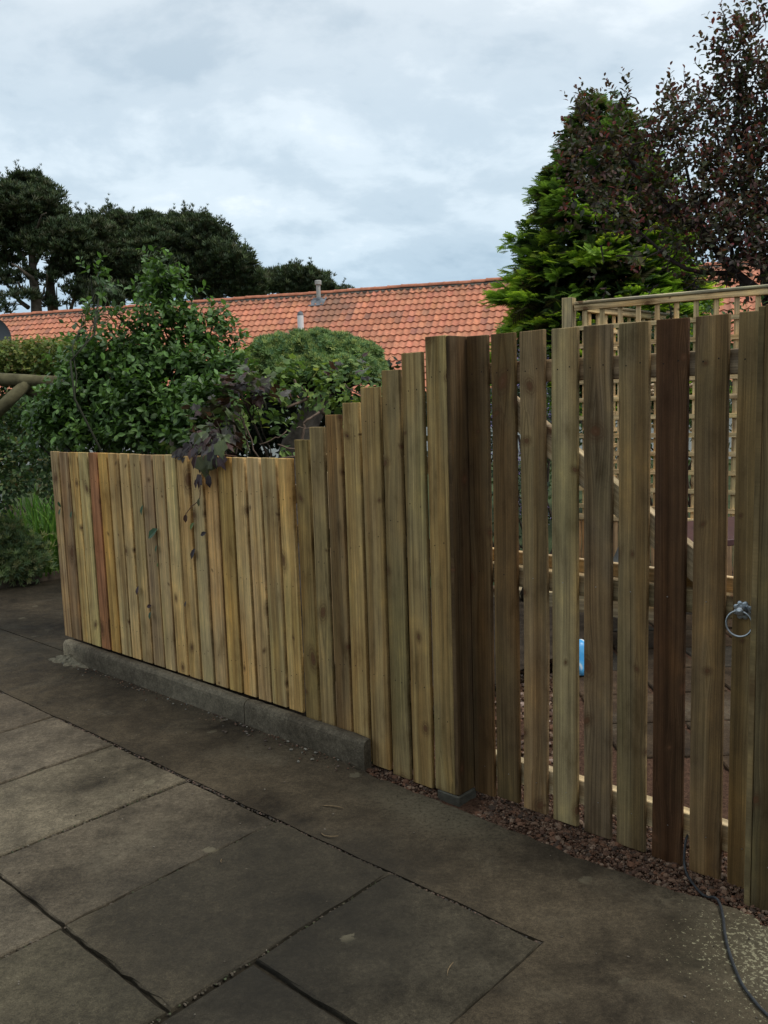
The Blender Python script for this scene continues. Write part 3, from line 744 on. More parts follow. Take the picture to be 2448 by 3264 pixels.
# the ring handle
zc = .905; xs = 4.304 - 3.22
pm = MB(); nn_ = 48; prof = []
for k in range(nn_):
    a = 2*math.pi*k/nn_; r = .0275 + .0032*abs(math.sin(a*4)) * 2 - .003; prof.append((r*math.cos(a), r*math.sin(a)))
vs = [(x*.96, -.0002, z) for x, z in prof] + [(x, -.0035, z) for x, z in prof] + [(x*.8, -.0050, z*.8) for x, z in prof]
fs = [tuple(range(nn_))] + [(k, k+nn_, (k+1) % nn_ + nn_, (k+1) % nn_) for k in range(nn_)] + [(k+nn_, k+2*nn_, (k+1) % nn_+2*nn_, (k+1) % nn_+nn_) for k in range(nn_)] + [tuple(range(3*nn_-1, 2*nn_-1, -1))]
pm.add(vs, fs)
hd = pm.build('ring_handle', GALV, gate, smooth=False, loc=(xs, -.001, zc)); hd['label'] = 'galvanised ring handle on a scalloped plate'
bm_ = MB(); bm_.lathe([(.0155, .004), (.0165, .008), (.014, .018), (.0155, .021), (.0150, .027), (.010, .031)], 24, (0, 0, 0), 'y')
bm_.build('boss', GALV, hd, smooth=True)
rm = MB(); ring = []
for k in range(41):
    a = 2*math.pi*k/40; ring.append((.041*math.cos(a), -.026 - .004*(1-math.sin(a)), -.0385 + .0405*math.sin(a)))
rm.tube(ring, .0036, 10, cap=False); rm.box((-.008, -.032, -.006), (.008, -.020, .007), bev=.002)
rm.build('ring', GALV, hd, smooth=True)
for a in (45, 135, 225, 315):
    sm_ = MB(); sm_.lathe([(.0034, .0048), (.003, .0062), (.0012, .0070)], 10, (.0215*math.cos(R(a)), 0, .0215*math.sin(R(a))), 'y'); sm_.build('screw', GALV, hd, smooth=True)

# the black cable on the ground
cpts = [(4.118, .20, .10), (4.122, .16, .09), (4.124, .125, .075), (4.127, .098, .05), (4.132, .080, .0), (4.150, .055, -.022), (4.179, .020, -.024), (4.238, -.041, -.018), (4.274, -.068, -.008), (4.30, -.082, .008), (4.325, -.103, .009), (4.361, -.166, .006), (4.39, -.23, .006), (4.422, -.292, .006), (4.469, -.369, .006), (4.518, -.436, .006), (4.565, -.479, .006), (4.61, -.511, .006), (4.80, -.62, .006), (5.1, -.70, .006)]
def smooth_path(pts, k=5):
    pts = np.array(pts, float); out = []
    for i in range(len(pts)-1):
        p0 = pts[max(i-1, 0)]; p1 = pts[i]; p2 = pts[i+1]; p3 = pts[min(i+2, len(pts)-1)]
        for j in range(k):
            t = j/k; out.append(.5*((2*p1) + (-p0+p2)*t + (2*p0-5*p1+4*p2-p3)*t*t + (-p0+3*p1-3*p2+p3)*t**3))
    out.append(pts[-1]); return out
m = MB(); m.tube([W(*p) for p in smooth_path(cpts)], .0042, 10)
tag(m.build('cable', simple('black_rubber', (.03, .033, .036), .55, .4, nscale=60, namp=.4), smooth=True), 'thin black cable coming from under the gate across the speckled concrete', 'cable')

# twigs and leaf litter on the paving
TWIG = simple('dry_twig', (.16, .115, .065), .85, .2, nscale=60, namp=.3)
def twig(s, n, ang, L_, bend, label, r=.0025):
    pts = []
    for i in range(7):
        t = i/6; a = ang + bend*(t-.5); 
        pts.append(np.array([s, n, .004]) if i == 0 else pts[-1] + np.array([math.cos(a), math.sin(a), 0])*L_/6 + np.array([0, 0, .0015*math.sin(t*3)]))
    m = MB(); m.tube([W(*p) for p in pts], [r*.8]+[r]*4+[r*.7, r*.4], 6)
    tag(m.build('twig', TWIG, smooth=True), label, 'twig', 'twigs lying on the paving')
twig(3.02, -.585, .1, .085, 1.6, 'curved brown twig lying just above the long joint in the paving')
twig(2.86, -.43, .35, .10, -.5, 'dark thin twig on the concrete band nearer the kerb end')
twig(2.88, -.94, -.7, .035, .3, 'short straw coloured splinter on the joint between two slabs', .0018)
twig(3.86, -.86, -1.2, .07, .5, 'thin dark forked twig on the dark slab at lower right', .0015)
#@@BEYOND (second part follows)

# ================================================================== THE COTTAGE BEYOND
A_R = np.array([-14.3, 33.3, 5.2]); D_R = unit(np.array([.9525, -.3045, 0.])); N_R = np.array([D_R[1], -D_R[0], 0.])   # toward the camera
cot = thing('cottage', 'long low cottage with an orange clay pantile roof behind the garden', 'cottage', tuple(A_R*[1, 1, 0]), math.atan2(D_R[1], D_R[0]))
# local axes: x along ridge, -y toward the camera
X0, X1, PT = -9.0, 34.0, R(42)
TM = NM('clay_pantile', .75, .3)
ta = TM.n.new('ShaderNodeAttribute'); ta.attribute_name = 'Col'; to = TM.tc.outputs['Object']
tcol = TM.mix(1.0, ta.outputs['Color'], TM.ramp(TM.noise(to, 9, 5, .7), [(.3, .78), (.7, 1.16)]), 'MULTIPLY')
l1 = TM.math('MULTIPLY', TM.sm(TM.noise(to, .55, 3, .6), .53, .66), TM.sm(TM.noise(to, 14, 5, .75), .42, .60))
tcol = TM.mix(TM.math('MULTIPLY', l1, .38), tcol, (.16, .115, .075))
zt_ = TM.sep(to)[2]
l2 = TM.math('MULTIPLY', TM.sm(zt_, 4.75, 5.15), TM.sm(TM.noise(to, 7, 5, .7), .42, .56))
tcol = TM.mix(TM.math('MULTIPLY', l2, .7), tcol, (.075, .060, .045))
pv = TM.vmath('SUBTRACT', TM.map(to, scale=(1, 1, .55)), (13.62, -.75, 2.55)); pd = TM.n.new('ShaderNodeVectorMath'); pd.operation = 'LENGTH'; TM.l.new(pv, pd.inputs[0])
l3 = TM.sm(TM.math('ADD', pd.outputs[1 if len(pd.outputs) > 1 else 0], TM.math('MULTIPLY', TM.noise(to, 4, 4, .7), 1.1)), 1.55, .85)
tcol = TM.mix(TM.math('MULTIPLY', l3, .55), tcol, (.13, .095, .07))
TM.color(tcol); TM.bump(TM.noise(to, 40, 3, .6), .2, .01)
pitch_w, gauge, nr, sg = .21, .30, 17, 8
nw = int((X1-X0)/pitch_w); nx = nw*sg + 1
xs_ = X0 + np.arange(nx)*pitch_w/sg
phs = (np.arange(nx) % sg)/sg
wave = .040*(.5+.5*np.cos(2*np.pi*phs))**1.2 - .006*np.sin(2*np.pi*phs)
def slope_pt(x, v, h):   # v down the slope, h above it
    return np.stack([x, -(v*math.cos(PT)) - h*math.sin(PT), 5.2 - v*math.sin(PT) + h*math.cos(PT)], -1)
vs, fs, cs = [], [], []; b = 0
tilecol = []
for r in range(nr):
    v0 = .06 + r*gauge; sh = rng.normal(0, .004, nw+1)[np.minimum(np.arange(nx)//sg, nw)]
    rows = [slope_pt(xs_, np.full(nx, v0-.03), wave), slope_pt(xs_, np.full(nx, v0+gauge) + sh, wave+.038), slope_pt(xs_, np.full(nx, v0+gauge-.004) + sh, wave+.008)]
    hue = np.array([.53, .210, .120])[None]*rng.normal(1, .09, (nw+1, 1))*rng.normal(1, .03, (nw+1, 3))
    old = rng.random(nw+1) < .10; hue[old] *= [.72, .80, .9]
    pc = hue[np.minimum(np.arange(nx)//sg, nw)]
    for q, rr in enumerate(rows): vs.append(rr); cs.append(pc)
    i = np.arange(nx-1)
    for q in (0, 1): a0 = b + q*nx + i; fs.append(np.stack([a0, a0+nx, a0+nx+1, a0+1], 1))
    b += 3*nx
roof = mesh_np('roof', np.concatenate(vs), [np.concatenate(fs)], TM.mat, cot, smooth=False, cols=np.concatenate(cs))
# far slope, so that the roof is whole from elsewhere
m = MB(); m.add([(X0, 0, 5.19), (X1, 0, 5.19), (X1, 3.9, 1.7), (X0, 3.9, 1.7)], [(0, 1, 2, 3)])
m.build('rear_roof', simple('rear_tiles', (.42, .14, .065), .8, .2, nscale=3), cot)
RIDGE = simple('ridge_clay', (.42, .155, .085), .75, .3, nscale=6, namp=.25)
m = MB(); nrt = int((X1-X0)/.46)
for k in range(nrt):
    x0 = X0 + k*.46; pts = []
    dz = rng.normal(0, .006); vs = []
    for xx, rr in ((x0, .128), (x0+.05, .128), (x0+.052, .120), (x0+.458, .114)):
        for j in range(9):
            a = math.pi*(j/8) ; vs.append((xx, rr*1.05*math.cos(a), 5.205 + dz + rr*.85*math.sin(a)))
    fsr = []
    for q in range(3):
        for j in range(8): fsr.append((q*9+j, (q+1)*9+j, (q+1)*9+j+1, q*9+j+1))
    m.add(vs, fsr)
m.build('ridge_tiles', RIDGE, cot, smooth=False)['kind'] = 'stuff'
m = MB(); nm_ = int((X1-X0)/.105); vs = []
for k in range(nm_+1):
    x = X0 + k*.105; lo = .10 + (.075 if k % 2 else 0) + rng.uniform(-.02, .03)
    vs += [tuple(slope_pt(np.array(x), .0, .05)), tuple(slope_pt(np.array(x), lo, .052))]
m.add(vs, [(2*k, 2*k+1, 2*k+3, 2*k+2) for k in range(nm_)])
m.build('ridge_mortar', simple('grey_mortar', (.13, .115, .095), .95, .1, nscale=5, namp=.5), cot)
HARL = simple('white_harling', (.55, .54, .50), .95, .1, nscale=20, namp=.1)
m = MB(); m.box((X0+.3, -3.55, -.2), (X1-.3, 3.7, 1.95)); m.build('wall', HARL, cot)
for k, xw in enumerate(np.arange(X0+2.5, X1-2, 4.2)):
    m = MB(); m.box((xw, -3.60, .75), (xw+1.1, -3.551, 1.75), bev=.004); w_ = m.build('window', simple('white_frame', (.7, .7, .68), .5) if k == 0 else bpy.data.materials['white_frame'], cot)
    m = MB(); m.box((xw+.08, -3.606, .83), (xw+1.02, -3.601, 1.67)); m.build('pane', simple('window_glass', (.03, .04, .045), .08, .6) if k == 0 else bpy.data.materials['window_glass'], w_)
m = MB(); m.tube([(X0, -3.75, 1.68), (X1, -3.75, 1.68)], .055, 8); m.build('gutter', simple('dark_gutter', (.03, .03, .03), .5), cot, smooth=True)
# vent by the ridge and the white flue lower down
def cot_local(x, y):
    "point on the front slope seen at x, y of the photo view -> slope coordinates"
    d = at(x, y, 1.0) - np.array([0, 0, HC]); o = np.array([0, 0, HC]) - A_R
    nn = -N_R*-1.0*math.sin(PT) + np.array([0, 0, math.cos(PT)]); t = -(o @ nn)/(d @ nn); p = o + d*t
    return p @ D_R, -(p @ (-N_R)), p[2] + 5.2
vx, _, vz = cot_local(682, 668)
VENT = simple('vent_plastic', (.36, .35, .32), .6, .3, nscale=12, namp=.2)
lead = simple('lead_flashing', (.14, .15, .165), .6, .4, nscale=8, namp=.4)
v_v = .42; base = slope_pt(np.array(vx), v_v, .0)
m = MB(); m.lathe([(.075, 0), (.075, .10), (.07, .14), (.07, .54), (.105, .56), (.11, .57), (.11, .68), (.095, .70)], 16, tuple(base - [0, 0, .02]))
vent = m.build('vent_pipe', VENT, cot, smooth=False)
m = MB(); vs = []
for i, vv in enumerate((-.14, .05, .28)):
    for j, xx in enumerate((-.26, -.1, .1, .26)): vs.append(tuple(slope_pt(np.array(vx+xx - vv*.1), v_v+vv, .055 + (.03 if j in (1, 2) and i == 1 else 0))))
m.add(vs, [(i*4+j, (i+1)*4+j, (i+1)*4+j+1, i*4+j+1) for i in range(2) for j in range(3)]); m.build('flashing', lead, vent)
m = MB(); m.lathe([(.11, -.06), (.105, .06), (.09, .13)], 14, tuple(base)); m.build('collar', lead, vent, smooth=False)
fx, _, fz = cot_local(650, 712)
vf = max(.6, (5.2 - fz)/math.sin(PT)); base = slope_pt(np.array(fx), vf, 0)
m = MB(); m.lathe([(.10, -.1), (.10, .44)], 16, tuple(base)); fl = m.build('flue', simple('white_flue', (.72, .72, .71), .45), cot, smooth=False)
m = MB(); m.lathe([(.102, 0), (.10, .03), (.075, .10), (.03, .13)], 16, tuple(base + [0, 0, .44])); m.build('cap', lead, fl)

# ================================================================== PINES
def blob(x, y, Y, rx, ry, rz=None):
    c = at(x, y, Y); k = KD/FPX*Y; return c, (rx*k, (rz if rz is not None else min(rx, ry)*k*1.0), ry*k)
PPAL = [(.060, .085, .036), (.046, .070, .034), (.078, .100, .044), (.054, .074, .042), (.076, .080, .046)]
def pine(name_label, blobs, trunk, Y, limbs, dens=1.0, size=.42):
    root = thing('pine_tree', name_label, 'pine tree', tuple(at(trunk[0][0], 900, Y)*[1, 1, 0]), 0, 'dark pines beyond the cottage')
    off = np.array(root.location); parts = []
    for (x, y, rx, ry, d) in blobs:
        # break each mass into clumps of needles
        c, r = blob(x, y, Y + rng.uniform(-2, 2), rx, ry); nc = int(max(5, rx*ry/32*dens))
        cc, dd = in_blob(c, r, nc, .35); cc[:, 2] += 0
        for q, dq in zip(cc, dd):
            k = int(30*d); rr = rng.uniform(.35, .95)
            p, dn = in_blob(q, (rr, rr, rr*.55), k, .5)
            dirs = dn*.7 + np.array([0, 0, 1.0]); col = pick(PPAL, k)*rng.uniform(.65, 1.3)
            parts.append(scatter(TUFT, p - off, dirs, size*rng.uniform(.6, 1.15, k), col, tipcol=col*1.5))
            if dq[2] > .15 and rng.random() < .4:
                hh_ = rng.uniform(.3, .9); k2 = 7; tt = np.linspace(0, 1, k2)
                p2 = q + np.array([0, 0, 1.])*(rr*.45 + tt*hh_)[:, None] + rng.normal(0, .08, (k2, 3)); c2 = pick(PPAL, k2)
                parts.append(scatter(TUFT, p2 - off, rng.normal(0, .25, (k2, 3)) + [0, 0, 1.], size*(1 - .5*tt), c2, tipcol=c2*1.5))
    v, f, c = merge(parts); mesh_np('crown', v, f, NEEDLE, root, cols=c)
    m = MB(); tp = [at(x, y, Y) - off for x, y in trunk]; kr = KD/FPX*Y
    m.tube([tp[0]*[1, 1, 0]] + tp, [13*kr*.9] + [max(2.5, 12 - 9*i/len(tp))*kr for i in range(len(tp))], 9)
    m.build('trunk', PINEBARK, root, smooth=True)
    if limbs:
        m = MB()
        for (a, b_, r0) in limbs: limb(m, at(*a, Y) - off, at(*b_, Y + rng.uniform(-2, 2)) - off, r0*kr, r0*kr*.3, .1)
        m.build('limbs', PINEBARK, root, smooth=True)
    return root
pine('tallest dark pine at the far left, bare trunk and limbs below its crown',
     [(60, 415, 42, 32, 1.1), (25, 440, 45, 30, 1), (100, 450, 45, 32, 1), (55, 480, 75, 34, 1), (5, 500, 50, 30, .9), (120, 500, 45, 28, .9), (150, 515, 36, 26, 1), (75, 530, 60, 24, .8), (20, 560, 40, 16, .5), (10, 600, 34, 10, .5), (45, 640, 32, 10, .45), (95, 655, 22, 9, .5), (10, 668, 22, 7, .5), (110, 600, 18, 8, .5), (60, 600, 16, 8, .4), (-60, 480, 60, 60, .7)],
     [(80, 690), (78, 640), (72, 600), (70, 560), (66, 500), (60, 430)], 58,
     [((78, 620), (25, 570), 6), ((76, 640), (40, 610), 5), ((62, 665), (0, 575), 5), ((72, 580), (110, 520), 6), ((74, 590), (45, 500), 5), ((78, 650), (115, 610), 3), ((60, 660), (20, 655), 2), ((66, 530), (20, 470), 4), ((68, 520), (100, 460), 4), ((30, 610), (-5, 560), 3), ((90, 640), (100, 590), 2.5)], .9)
pine('second pine from the left, crooked twin trunks showing sky between them',
     [(185, 500, 32, 26, 1), (215, 520, 40, 30, 1), (170, 550, 50, 30, 1), (215, 570, 50, 26, .9), (150, 585, 34, 12, .7), (160, 625, 20, 14, .5), (205, 610, 36, 18, .8), (185, 650, 22, 14, .6), (225, 640, 30, 20, .7)],
     [(118, 690), (112, 650), (108, 610), (112, 575), (130, 540), (160, 510)], 60,
     [((112, 660), (128, 600), 3.5), ((128, 690), (122, 620), 3), ((145, 690), (165, 620), 5), ((165, 620), (200, 560), 4), ((110, 600), (150, 560), 3), ((150, 690), (148, 640), 2)], .9)
pine('third pine with a spiky top between the twin trunk pine and the broad one',
     [(250, 485, 28, 22, 1), (235, 505, 40, 26, 1), (275, 500, 30, 24, 1), (250, 550, 60, 38, 1), (300, 560, 50, 40, 1), (260, 610, 70, 40, 1), (318, 485, 26, 18, 1), (330, 510, 30, 24, 1), (320, 600, 60, 50, 1)],
     [(262, 690), (258, 620), (255, 560), (250, 500)], 62, [], 1.0)
pine('broad rounded pine sloping down to the right above the tiled roof',
     [(390, 492, 42, 24, 1), (430, 495, 40, 24, 1), (365, 515, 36, 28, 1), (400, 530, 60, 36, 1), (460, 525, 44, 30, 1), (495, 555, 40, 30, 1), (440, 570, 80, 40, 1), (525, 585, 32, 26, 1), (380, 590, 70, 45, 1), (480, 610, 70, 34, 1), (545, 605, 22, 22, 1), (535, 630, 30, 14, 1)],
     [(430, 690), (428, 620), (420, 560), (410, 500)], 64, [], 1.0)
pine('small distant pine just left of the roof vent',
     [(635, 592, 34, 14, 1), (600, 600, 26, 13, 1), (665, 600, 26, 14, 1), (692, 612, 18, 12, 1), (575, 612, 22, 16, 1), (630, 620, 60, 18, 1), (690, 628, 22, 8, 1), (708, 627, 8, 5, .8)],
     [(635, 690), (635, 620), (632, 595)], 70, [], 1.0, .45)
pine('tip of a far pine peeping over the ridge right of the vent', [(735, 630, 5, 5, .7), (747, 629, 4, 5, .7), (722, 631, 4, 4, .6)], [(740, 690), (741, 640), (740, 632)], 75, [], 1.0, .35)

# ================================================================== SHRUBS AND TREES NEAR THE FENCE
def nfence(p): return (p - P0) @ V
def sfence(p): return (p - P0) @ U
def keep_behind(st, gap=.10, top=1.38):
    return (nfence(st) > gap) | (st[:, 2] > top + .25) | (sfence(st) < -.25)
def crown(root, blobs, Y_def, dens, per, size, length, palette, tmpl=LEAF8, shell=.5, newcol=None, droop=0., spread=.9, upb=.6, mat=None, name='foliage', fence_clip=True, mx=None, weights=None):
    off = np.array(root.location); parts = []; centres = []
    for bb in blobs:
        x, y, Y, rx, ry = bb[:5]; d = bb[5] if len(bb) > 5 else 1.0
        c, r = blob(x, y, Y, rx, ry); centres.append((c, r)); area = rx*ry*(KD/FPX*Y)**2
        n = int(area*dens*d)
        st, dn = in_blob(c, r, n, shell)
        if fence_clip: ok = keep_behind(st); st, dn = st[ok], dn[ok]; n = len(st)
        if n == 0: continue
        dirs = dn + np.array([0, 0, upb]) + rng.normal(0, .25, (n, 3))
        parts.append(shoots(st - off, dirs, length*rng.uniform(.6, 1.3, n), per, size, palette, tmpl, spread, weights, newcol, droop))
    v, f, c = merge(parts); o = mesh_np(name, v, f, mat or LEAF_GLOSS, root, cols=c); return o, centres
def stems_to(root, base, centres, r0, r1=.006, name='branches', mat=None, n_tw=3, sides=6):
    m = MB(); off = np.array(root.location)
    for (c, r) in centres:
        pts = limb(m, np.array(base) - off + rng.normal(0, r0, 3)*[1, 1, 0], c - off, r0, r1*1.6, .10, 7, sides)
        for k in range(n_tw):
            q = in_blob(c, r, 1, .6)[0][0] - off; j = rng.integers(4, 7); limb(m, pts[j], q, r1*1.3, r1*.4, .1, 5, 5)
    return m.build(name, mat or BARK, root, smooth=True)

# --- big glossy green shrub
gs = thing('green_shrub', 'tall glossy dark green shrub rising behind the far end of the low fence', 'shrub', tuple(W(.0, .75, .1)))
GPAL = [(.058, .112, .026), (.082, .150, .036), (.040, .080, .020), (.12, .205, .060), (.066, .112, .044)]
gbl = [(340, 590, 6.15, 24, 30, 1.2), (345, 635, 6.1, 42, 36), (300, 650, 6.15, 20, 24, .6), (385, 640, 6.1, 26, 30), (192, 590, 6.2, 10, 20, 1.0), (212, 620, 6.2, 18, 24, .8), (228, 660, 6.15, 20, 22, .6), (195, 690, 6.1, 30, 24, .45), (165, 715, 6.1, 26, 22, .45),
       (345, 700, 6.0, 62, 40), (270, 720, 6.05, 40, 26, .5), (430, 670, 6.1, 22, 26, .6), (455, 700, 6.1, 34, 30, .5), (480, 740, 6.05, 38, 34, .7), (415, 740, 6.0, 50, 40), (250, 770, 6.0, 80, 40), (170, 790, 6.0, 50, 34), (340, 780, 5.9, 90, 50), (440, 800, 5.8, 70, 46), (500, 810, 5.7, 34, 40, .8),
       (200, 850, 5.95, 95, 46), (130, 880, 5.95, 60, 36), (320, 870, 5.75, 110, 50), (430, 880, 5.5, 80, 48), (110, 930, 5.95, 55, 32), (180, 930, 5.9, 90, 36), (300, 940, 5.7, 110, 36), (410, 945, 5.45, 70, 30), (75, 950, 5.95, 26, 22, .7), (490, 880, 5.4, 40, 44, .8)]
gbl = [(b_[0]+4, b_[1]+4, b_[2], max(7, b_[3]*.84-9), max(7, b_[4]*.88-8)) + ((b_[5]*1.5,) if len(b_) > 5 else (1.3,)) for b_ in gbl]
o, cen = crown(gs, gbl, 6, 4200, 9, .066, .15, GPAL, newcol=(.17, .32, .08), shell=.1, spread=1.25)
stems_to(gs, W(.0, .75, .1), cen, .008, .0035, mat=simple('green_bark', (.03, .032, .018), .8))

# --- clipped juniper dome on a leaning trunk
jt = thing('juniper_tree', 'clipped blue green juniper dome on a leaning grey trunk', 'tree', tuple(at(640, 1100, 6.1)*[1, 1, 0] + [0, 0, .1]))
jb = [(600, 775, 6.35, 62, 46), (680, 765, 6.35, 90, 46), (755, 780, 6.35, 66, 44), (795, 805, 6.35, 40, 34), (570, 800, 6.35, 42, 36), (690, 800, 6.2, 120, 36)]
off = np.array(jt.location); parts = []
for (x, y, Y, rx, ry) in jb:
    c, r = blob(x, y, Y, rx, ry, .35); n = int(rx*ry*1.9); st, dn = in_blob(c, r, n, .88)
    ok = st[:, 2] > c[2] - r[2]*.5; st, dn = st[ok], dn[ok]; n = len(st)
    col = pick([(.15, .23, .085), (.20, .28, .10), (.10, .18, .085), (.27, .31, .10)], n)
    lump = 1 + .06*np.sin(st[:, 0]*41 + st[:, 2]*33) + .06*np.sin(st[:, 0]*23 - st[:, 1]*39) + rng.normal(0, .03, n); st = c + (st - c)*lump[:, None]
    parts.append(scatter(TUFT, st - off, dn + rng.normal(0, .45, (n, 3)) + [0, 0, .3], rng.uniform(.020, .042, n), col, tipcol=col*1.4))
v, f, c = merge(parts); mesh_np('crown', v, f, NEEDLE, jt, cols=c)
m = MB(); tp = [np.array([.0, 0, 0]), at(632, 1010, 6.1) - off, at(648, 950, 6.12) - off, at(672, 895, 6.18) - off, at(700, 850, 6.25) - off]
m.tube(smooth_path(tp, 4), [.115 - .0025*i for i in range(17)], 12)
m.build('trunk', simple('grey_bark', (.14, .115, .095), .9, .2, nscale=14, namp=.5, bump=.9), jt, smooth=True)
m = MB()
for x, y in ((600, 790), (760, 800), (680, 780), (570, 810), (800, 815)): limb(m, tp[-1], at(x, y, 6.35) - off, .05, .015, .08)
m.build('limbs', BARK, jt, smooth=True)

# --- ivy and climber tangle
iv = thing('ivy', 'ivy and creeper tangle with yellowed leaves under the clipped juniper dome', 'ivy', tuple(W(2.0, 1.0, .1)))
IPAL = [(.11, .18, .05), (.17, .25, .06), (.075, .13, .04), (.24, .32, .08), (.40, .42, .13)]
ib = [(590, 835, 5.7, 60, 30), (660, 835, 5.7, 70, 26), (740, 835, 5.65, 70, 26), (790, 850, 5.6, 44, 34), (740, 880, 5.5, 60, 22, .8), (560, 870, 5.5, 46, 40), (540, 930, 5.2, 54, 46, .9), (590, 960, 5.1, 36, 26, .6), (800, 880, 5.5, 36, 36, .7), (560, 800, 5.9, 40, 26), (500, 790, 5.9, 30, 26, .6), (720, 910, 5.3, 30, 12, .6)]
crown(iv, ib, 5.5, 1100, 6, .058, .16, IPAL, tmpl=LOBED, shell=.3, droop=.5, mat=LEAF_MATT, weights=[.32, .27, .27, .1, .04])
# leaves behind it, coloured dark to stand in for the shaded hollow
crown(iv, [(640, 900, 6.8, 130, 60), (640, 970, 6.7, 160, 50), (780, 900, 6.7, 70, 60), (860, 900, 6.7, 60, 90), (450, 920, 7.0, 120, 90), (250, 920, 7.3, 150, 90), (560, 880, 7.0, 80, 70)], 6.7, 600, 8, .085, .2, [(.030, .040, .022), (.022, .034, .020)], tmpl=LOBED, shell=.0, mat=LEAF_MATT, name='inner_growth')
m = MB(); off = np.array(iv.location)
for a, b_, r in [((705, 1010, 5.2), (650, 960, 5.2), .012), ((650, 960, 5.2), (655, 915, 5.2), .010), ((655, 915, 5.2), (690, 890, 5.25), .009), ((702, 895, 5.6), (690, 865, 5.6), .016), ((690, 865, 5.6), (660, 845, 5.6), .013), ((665, 862, 5.6), (620, 880, 5.5), .010), ((660, 845, 5.6), (635, 820, 5.6), .010),
                 ((580, 1000, 5.0), (640, 985, 5.0), .006), ((600, 960, 5.0), (660, 975, 5.1), .005), ((560, 960, 5.0), (620, 930, 5.0), .004), ((640, 975, 5.0), (700, 940, 5.1), .004), ((520, 900, 5.0), (540, 980, 5.0), .004), ((560, 990, 5.0), (520, 880, 5.0), .005), ((700, 930, 5.2), (640, 925, 5.1), .003), ((745, 830, 5.3), (800, 860, 5.3), .005)]:
    m = MB(); limb(m, at(*a) - off, at(*b_) - off, r, r*.8, .08, 6, 6)
    m.build('stem', bpy.data.materials.get('vine_bark') or simple('vine_bark', (.13, .09, .065), .85, nscale=20, namp=.3), iv, smooth=True)

# --- purple-leaved shrub that spills over the fence
pu = thing('purple_shrub', 'purple leaved creeper spilling over the top of the low fence', 'shrub', tuple(W(1.6, .6, .1)))
UPAL = [(.042, .024, .022), (.070, .034, .028), (.036, .030, .026), (.075, .068, .058), (.075, .100, .040)]
ub = [(500, 890, 4.95, 46, 26), (470, 925, 4.85, 44, 26), (445, 955, 4.80, 44, 18), (420, 968, 4.82, 30, 10), (520, 850, 5.1, 44, 22), (555, 825, 5.2, 40, 16), (490, 960, 4.75, 30, 22), (640, 805, 5.4, 60, 10, .5), (790, 825, 5.3, 34, 14, .5), (820, 845, 5.3, 16, 14, .7)]
o, cen = crown(pu, ub, 4.9, 1000, 7, .075, .16, UPAL, shell=.2, droop=.55, tmpl=LOBED, fence_clip=False)
stems_to(pu, W(1.6, .5, .1), cen[:5], .014, .004, n_tw=2)
def fp(xf, yf, n):
    "full-size photo pixel on the plane n in front of (negative) the fence"
    d = FWD + RT*(xf-1224)/FPX - UP*(yf-1632)/FPX; o = np.array([0, 0, HC]); nn = V
    t = ((P0 + V*n - o) @ nn)/(d @ nn); return o + d*t
def single_leaf(parent, pos, dirv, size, col, tmpl=LEAF8, name='poking_leaf', width=1.0, face=None):
    off = np.array(parent.location); up_ = np.array([face if face is not None else -V + [0, 0, .3]])
    v, f, c = scatter(tmpl, np.array([pos]) - off, np.array([dirv]), [size], np.array([col]), up=up_, jitter=.15)
    c0 = np.array(pos) - off
    return mesh_np(name, v, f, LEAF_GLOSS, parent, cols=c)
z4 = lambda x, y: (550 + x/5.53, 1350 + y/5.53)
PUR, DPU, OLG = (.055, .028, .030), (.030, .018, .019), (.075, .080, .035)
for (x, y, dx, dy, sz, col) in [(560, 720, .3, -1, .07, PUR), (640, 880, .1, -1, .075, DPU), (440, 960, -.4, -1, .06, PUR), (760, 560, .1, -1, .07, DPU), (430, 560, -.5, -1, .08, PUR), (520, 640, -.35, -1, .075, DPU), (590, 560, .0, -1, .13, OLG), (700, 480, .15, -1, .085, DPU), (850, 560, .5, -1, .085, PUR), (500, 900, -.3, -1, .085, PUR), (470, 1310, -.1, -1, .048, OLG), (830, 300, .35, -1, .11, (.13, .15, .07)),
                                (640, 560, -.25, -1, .11, OLG), (735, 520, .2, -1, .08, (.10, .11, .06)), (240, 1590, -.15, -1, .05, (.08, .04, .025))]:
    single_leaf(pu, fp(*z4(x, y), -.035), U*dx + np.array([0, 0, dy]) - V*.12, sz, col, tmpl=LOBED if sz > .08 else LEAF8, name='hanging_leaf')
for k in range(60):
    x, y = rng.uniform(90, 900), rng.uniform(230, 530); y = max(y, 560 - (x-60)*.6) if x < 420 else y
    col = np.array([PUR, DPU, (.085, .07, .065), (.07, .035, .03), (.075, .085, .04)][rng.integers(5)])
    single_leaf(pu, fp(*z4(x, y - 40), rng.uniform(-.02, .10)), U*rng.normal(-.3, .5) + np.array([0, 0, -.7]) - V*rng.uniform(.1, .6), rng.uniform(.05, .085), col, tmpl=LOBED if k % 2 else LEAF8, name='spilling_leaf')
m = MB(); off = np.array(pu.location)
m.tube(smooth_path([W(1.55, .25, 1.33) - off, fp(*z4(600, 540), -.02) - off, fp(*z4(540, 760), -.035) - off, fp(*z4(490, 1000), -.035) - off, fp(*z4(475, 1320), -.03) - off, fp(*z4(330, 1470), -.03) - off, fp(*z4(235, 1590), -.03) - off]), .0022, 6)
m.build('hanging_stem', simple('red_stem', (.12, .06, .04), .7), pu, smooth=True)
z3 = lambda x, y: (100 + x/1.843, 1400 + y/1.843)
GL = (.04, .09, .035)
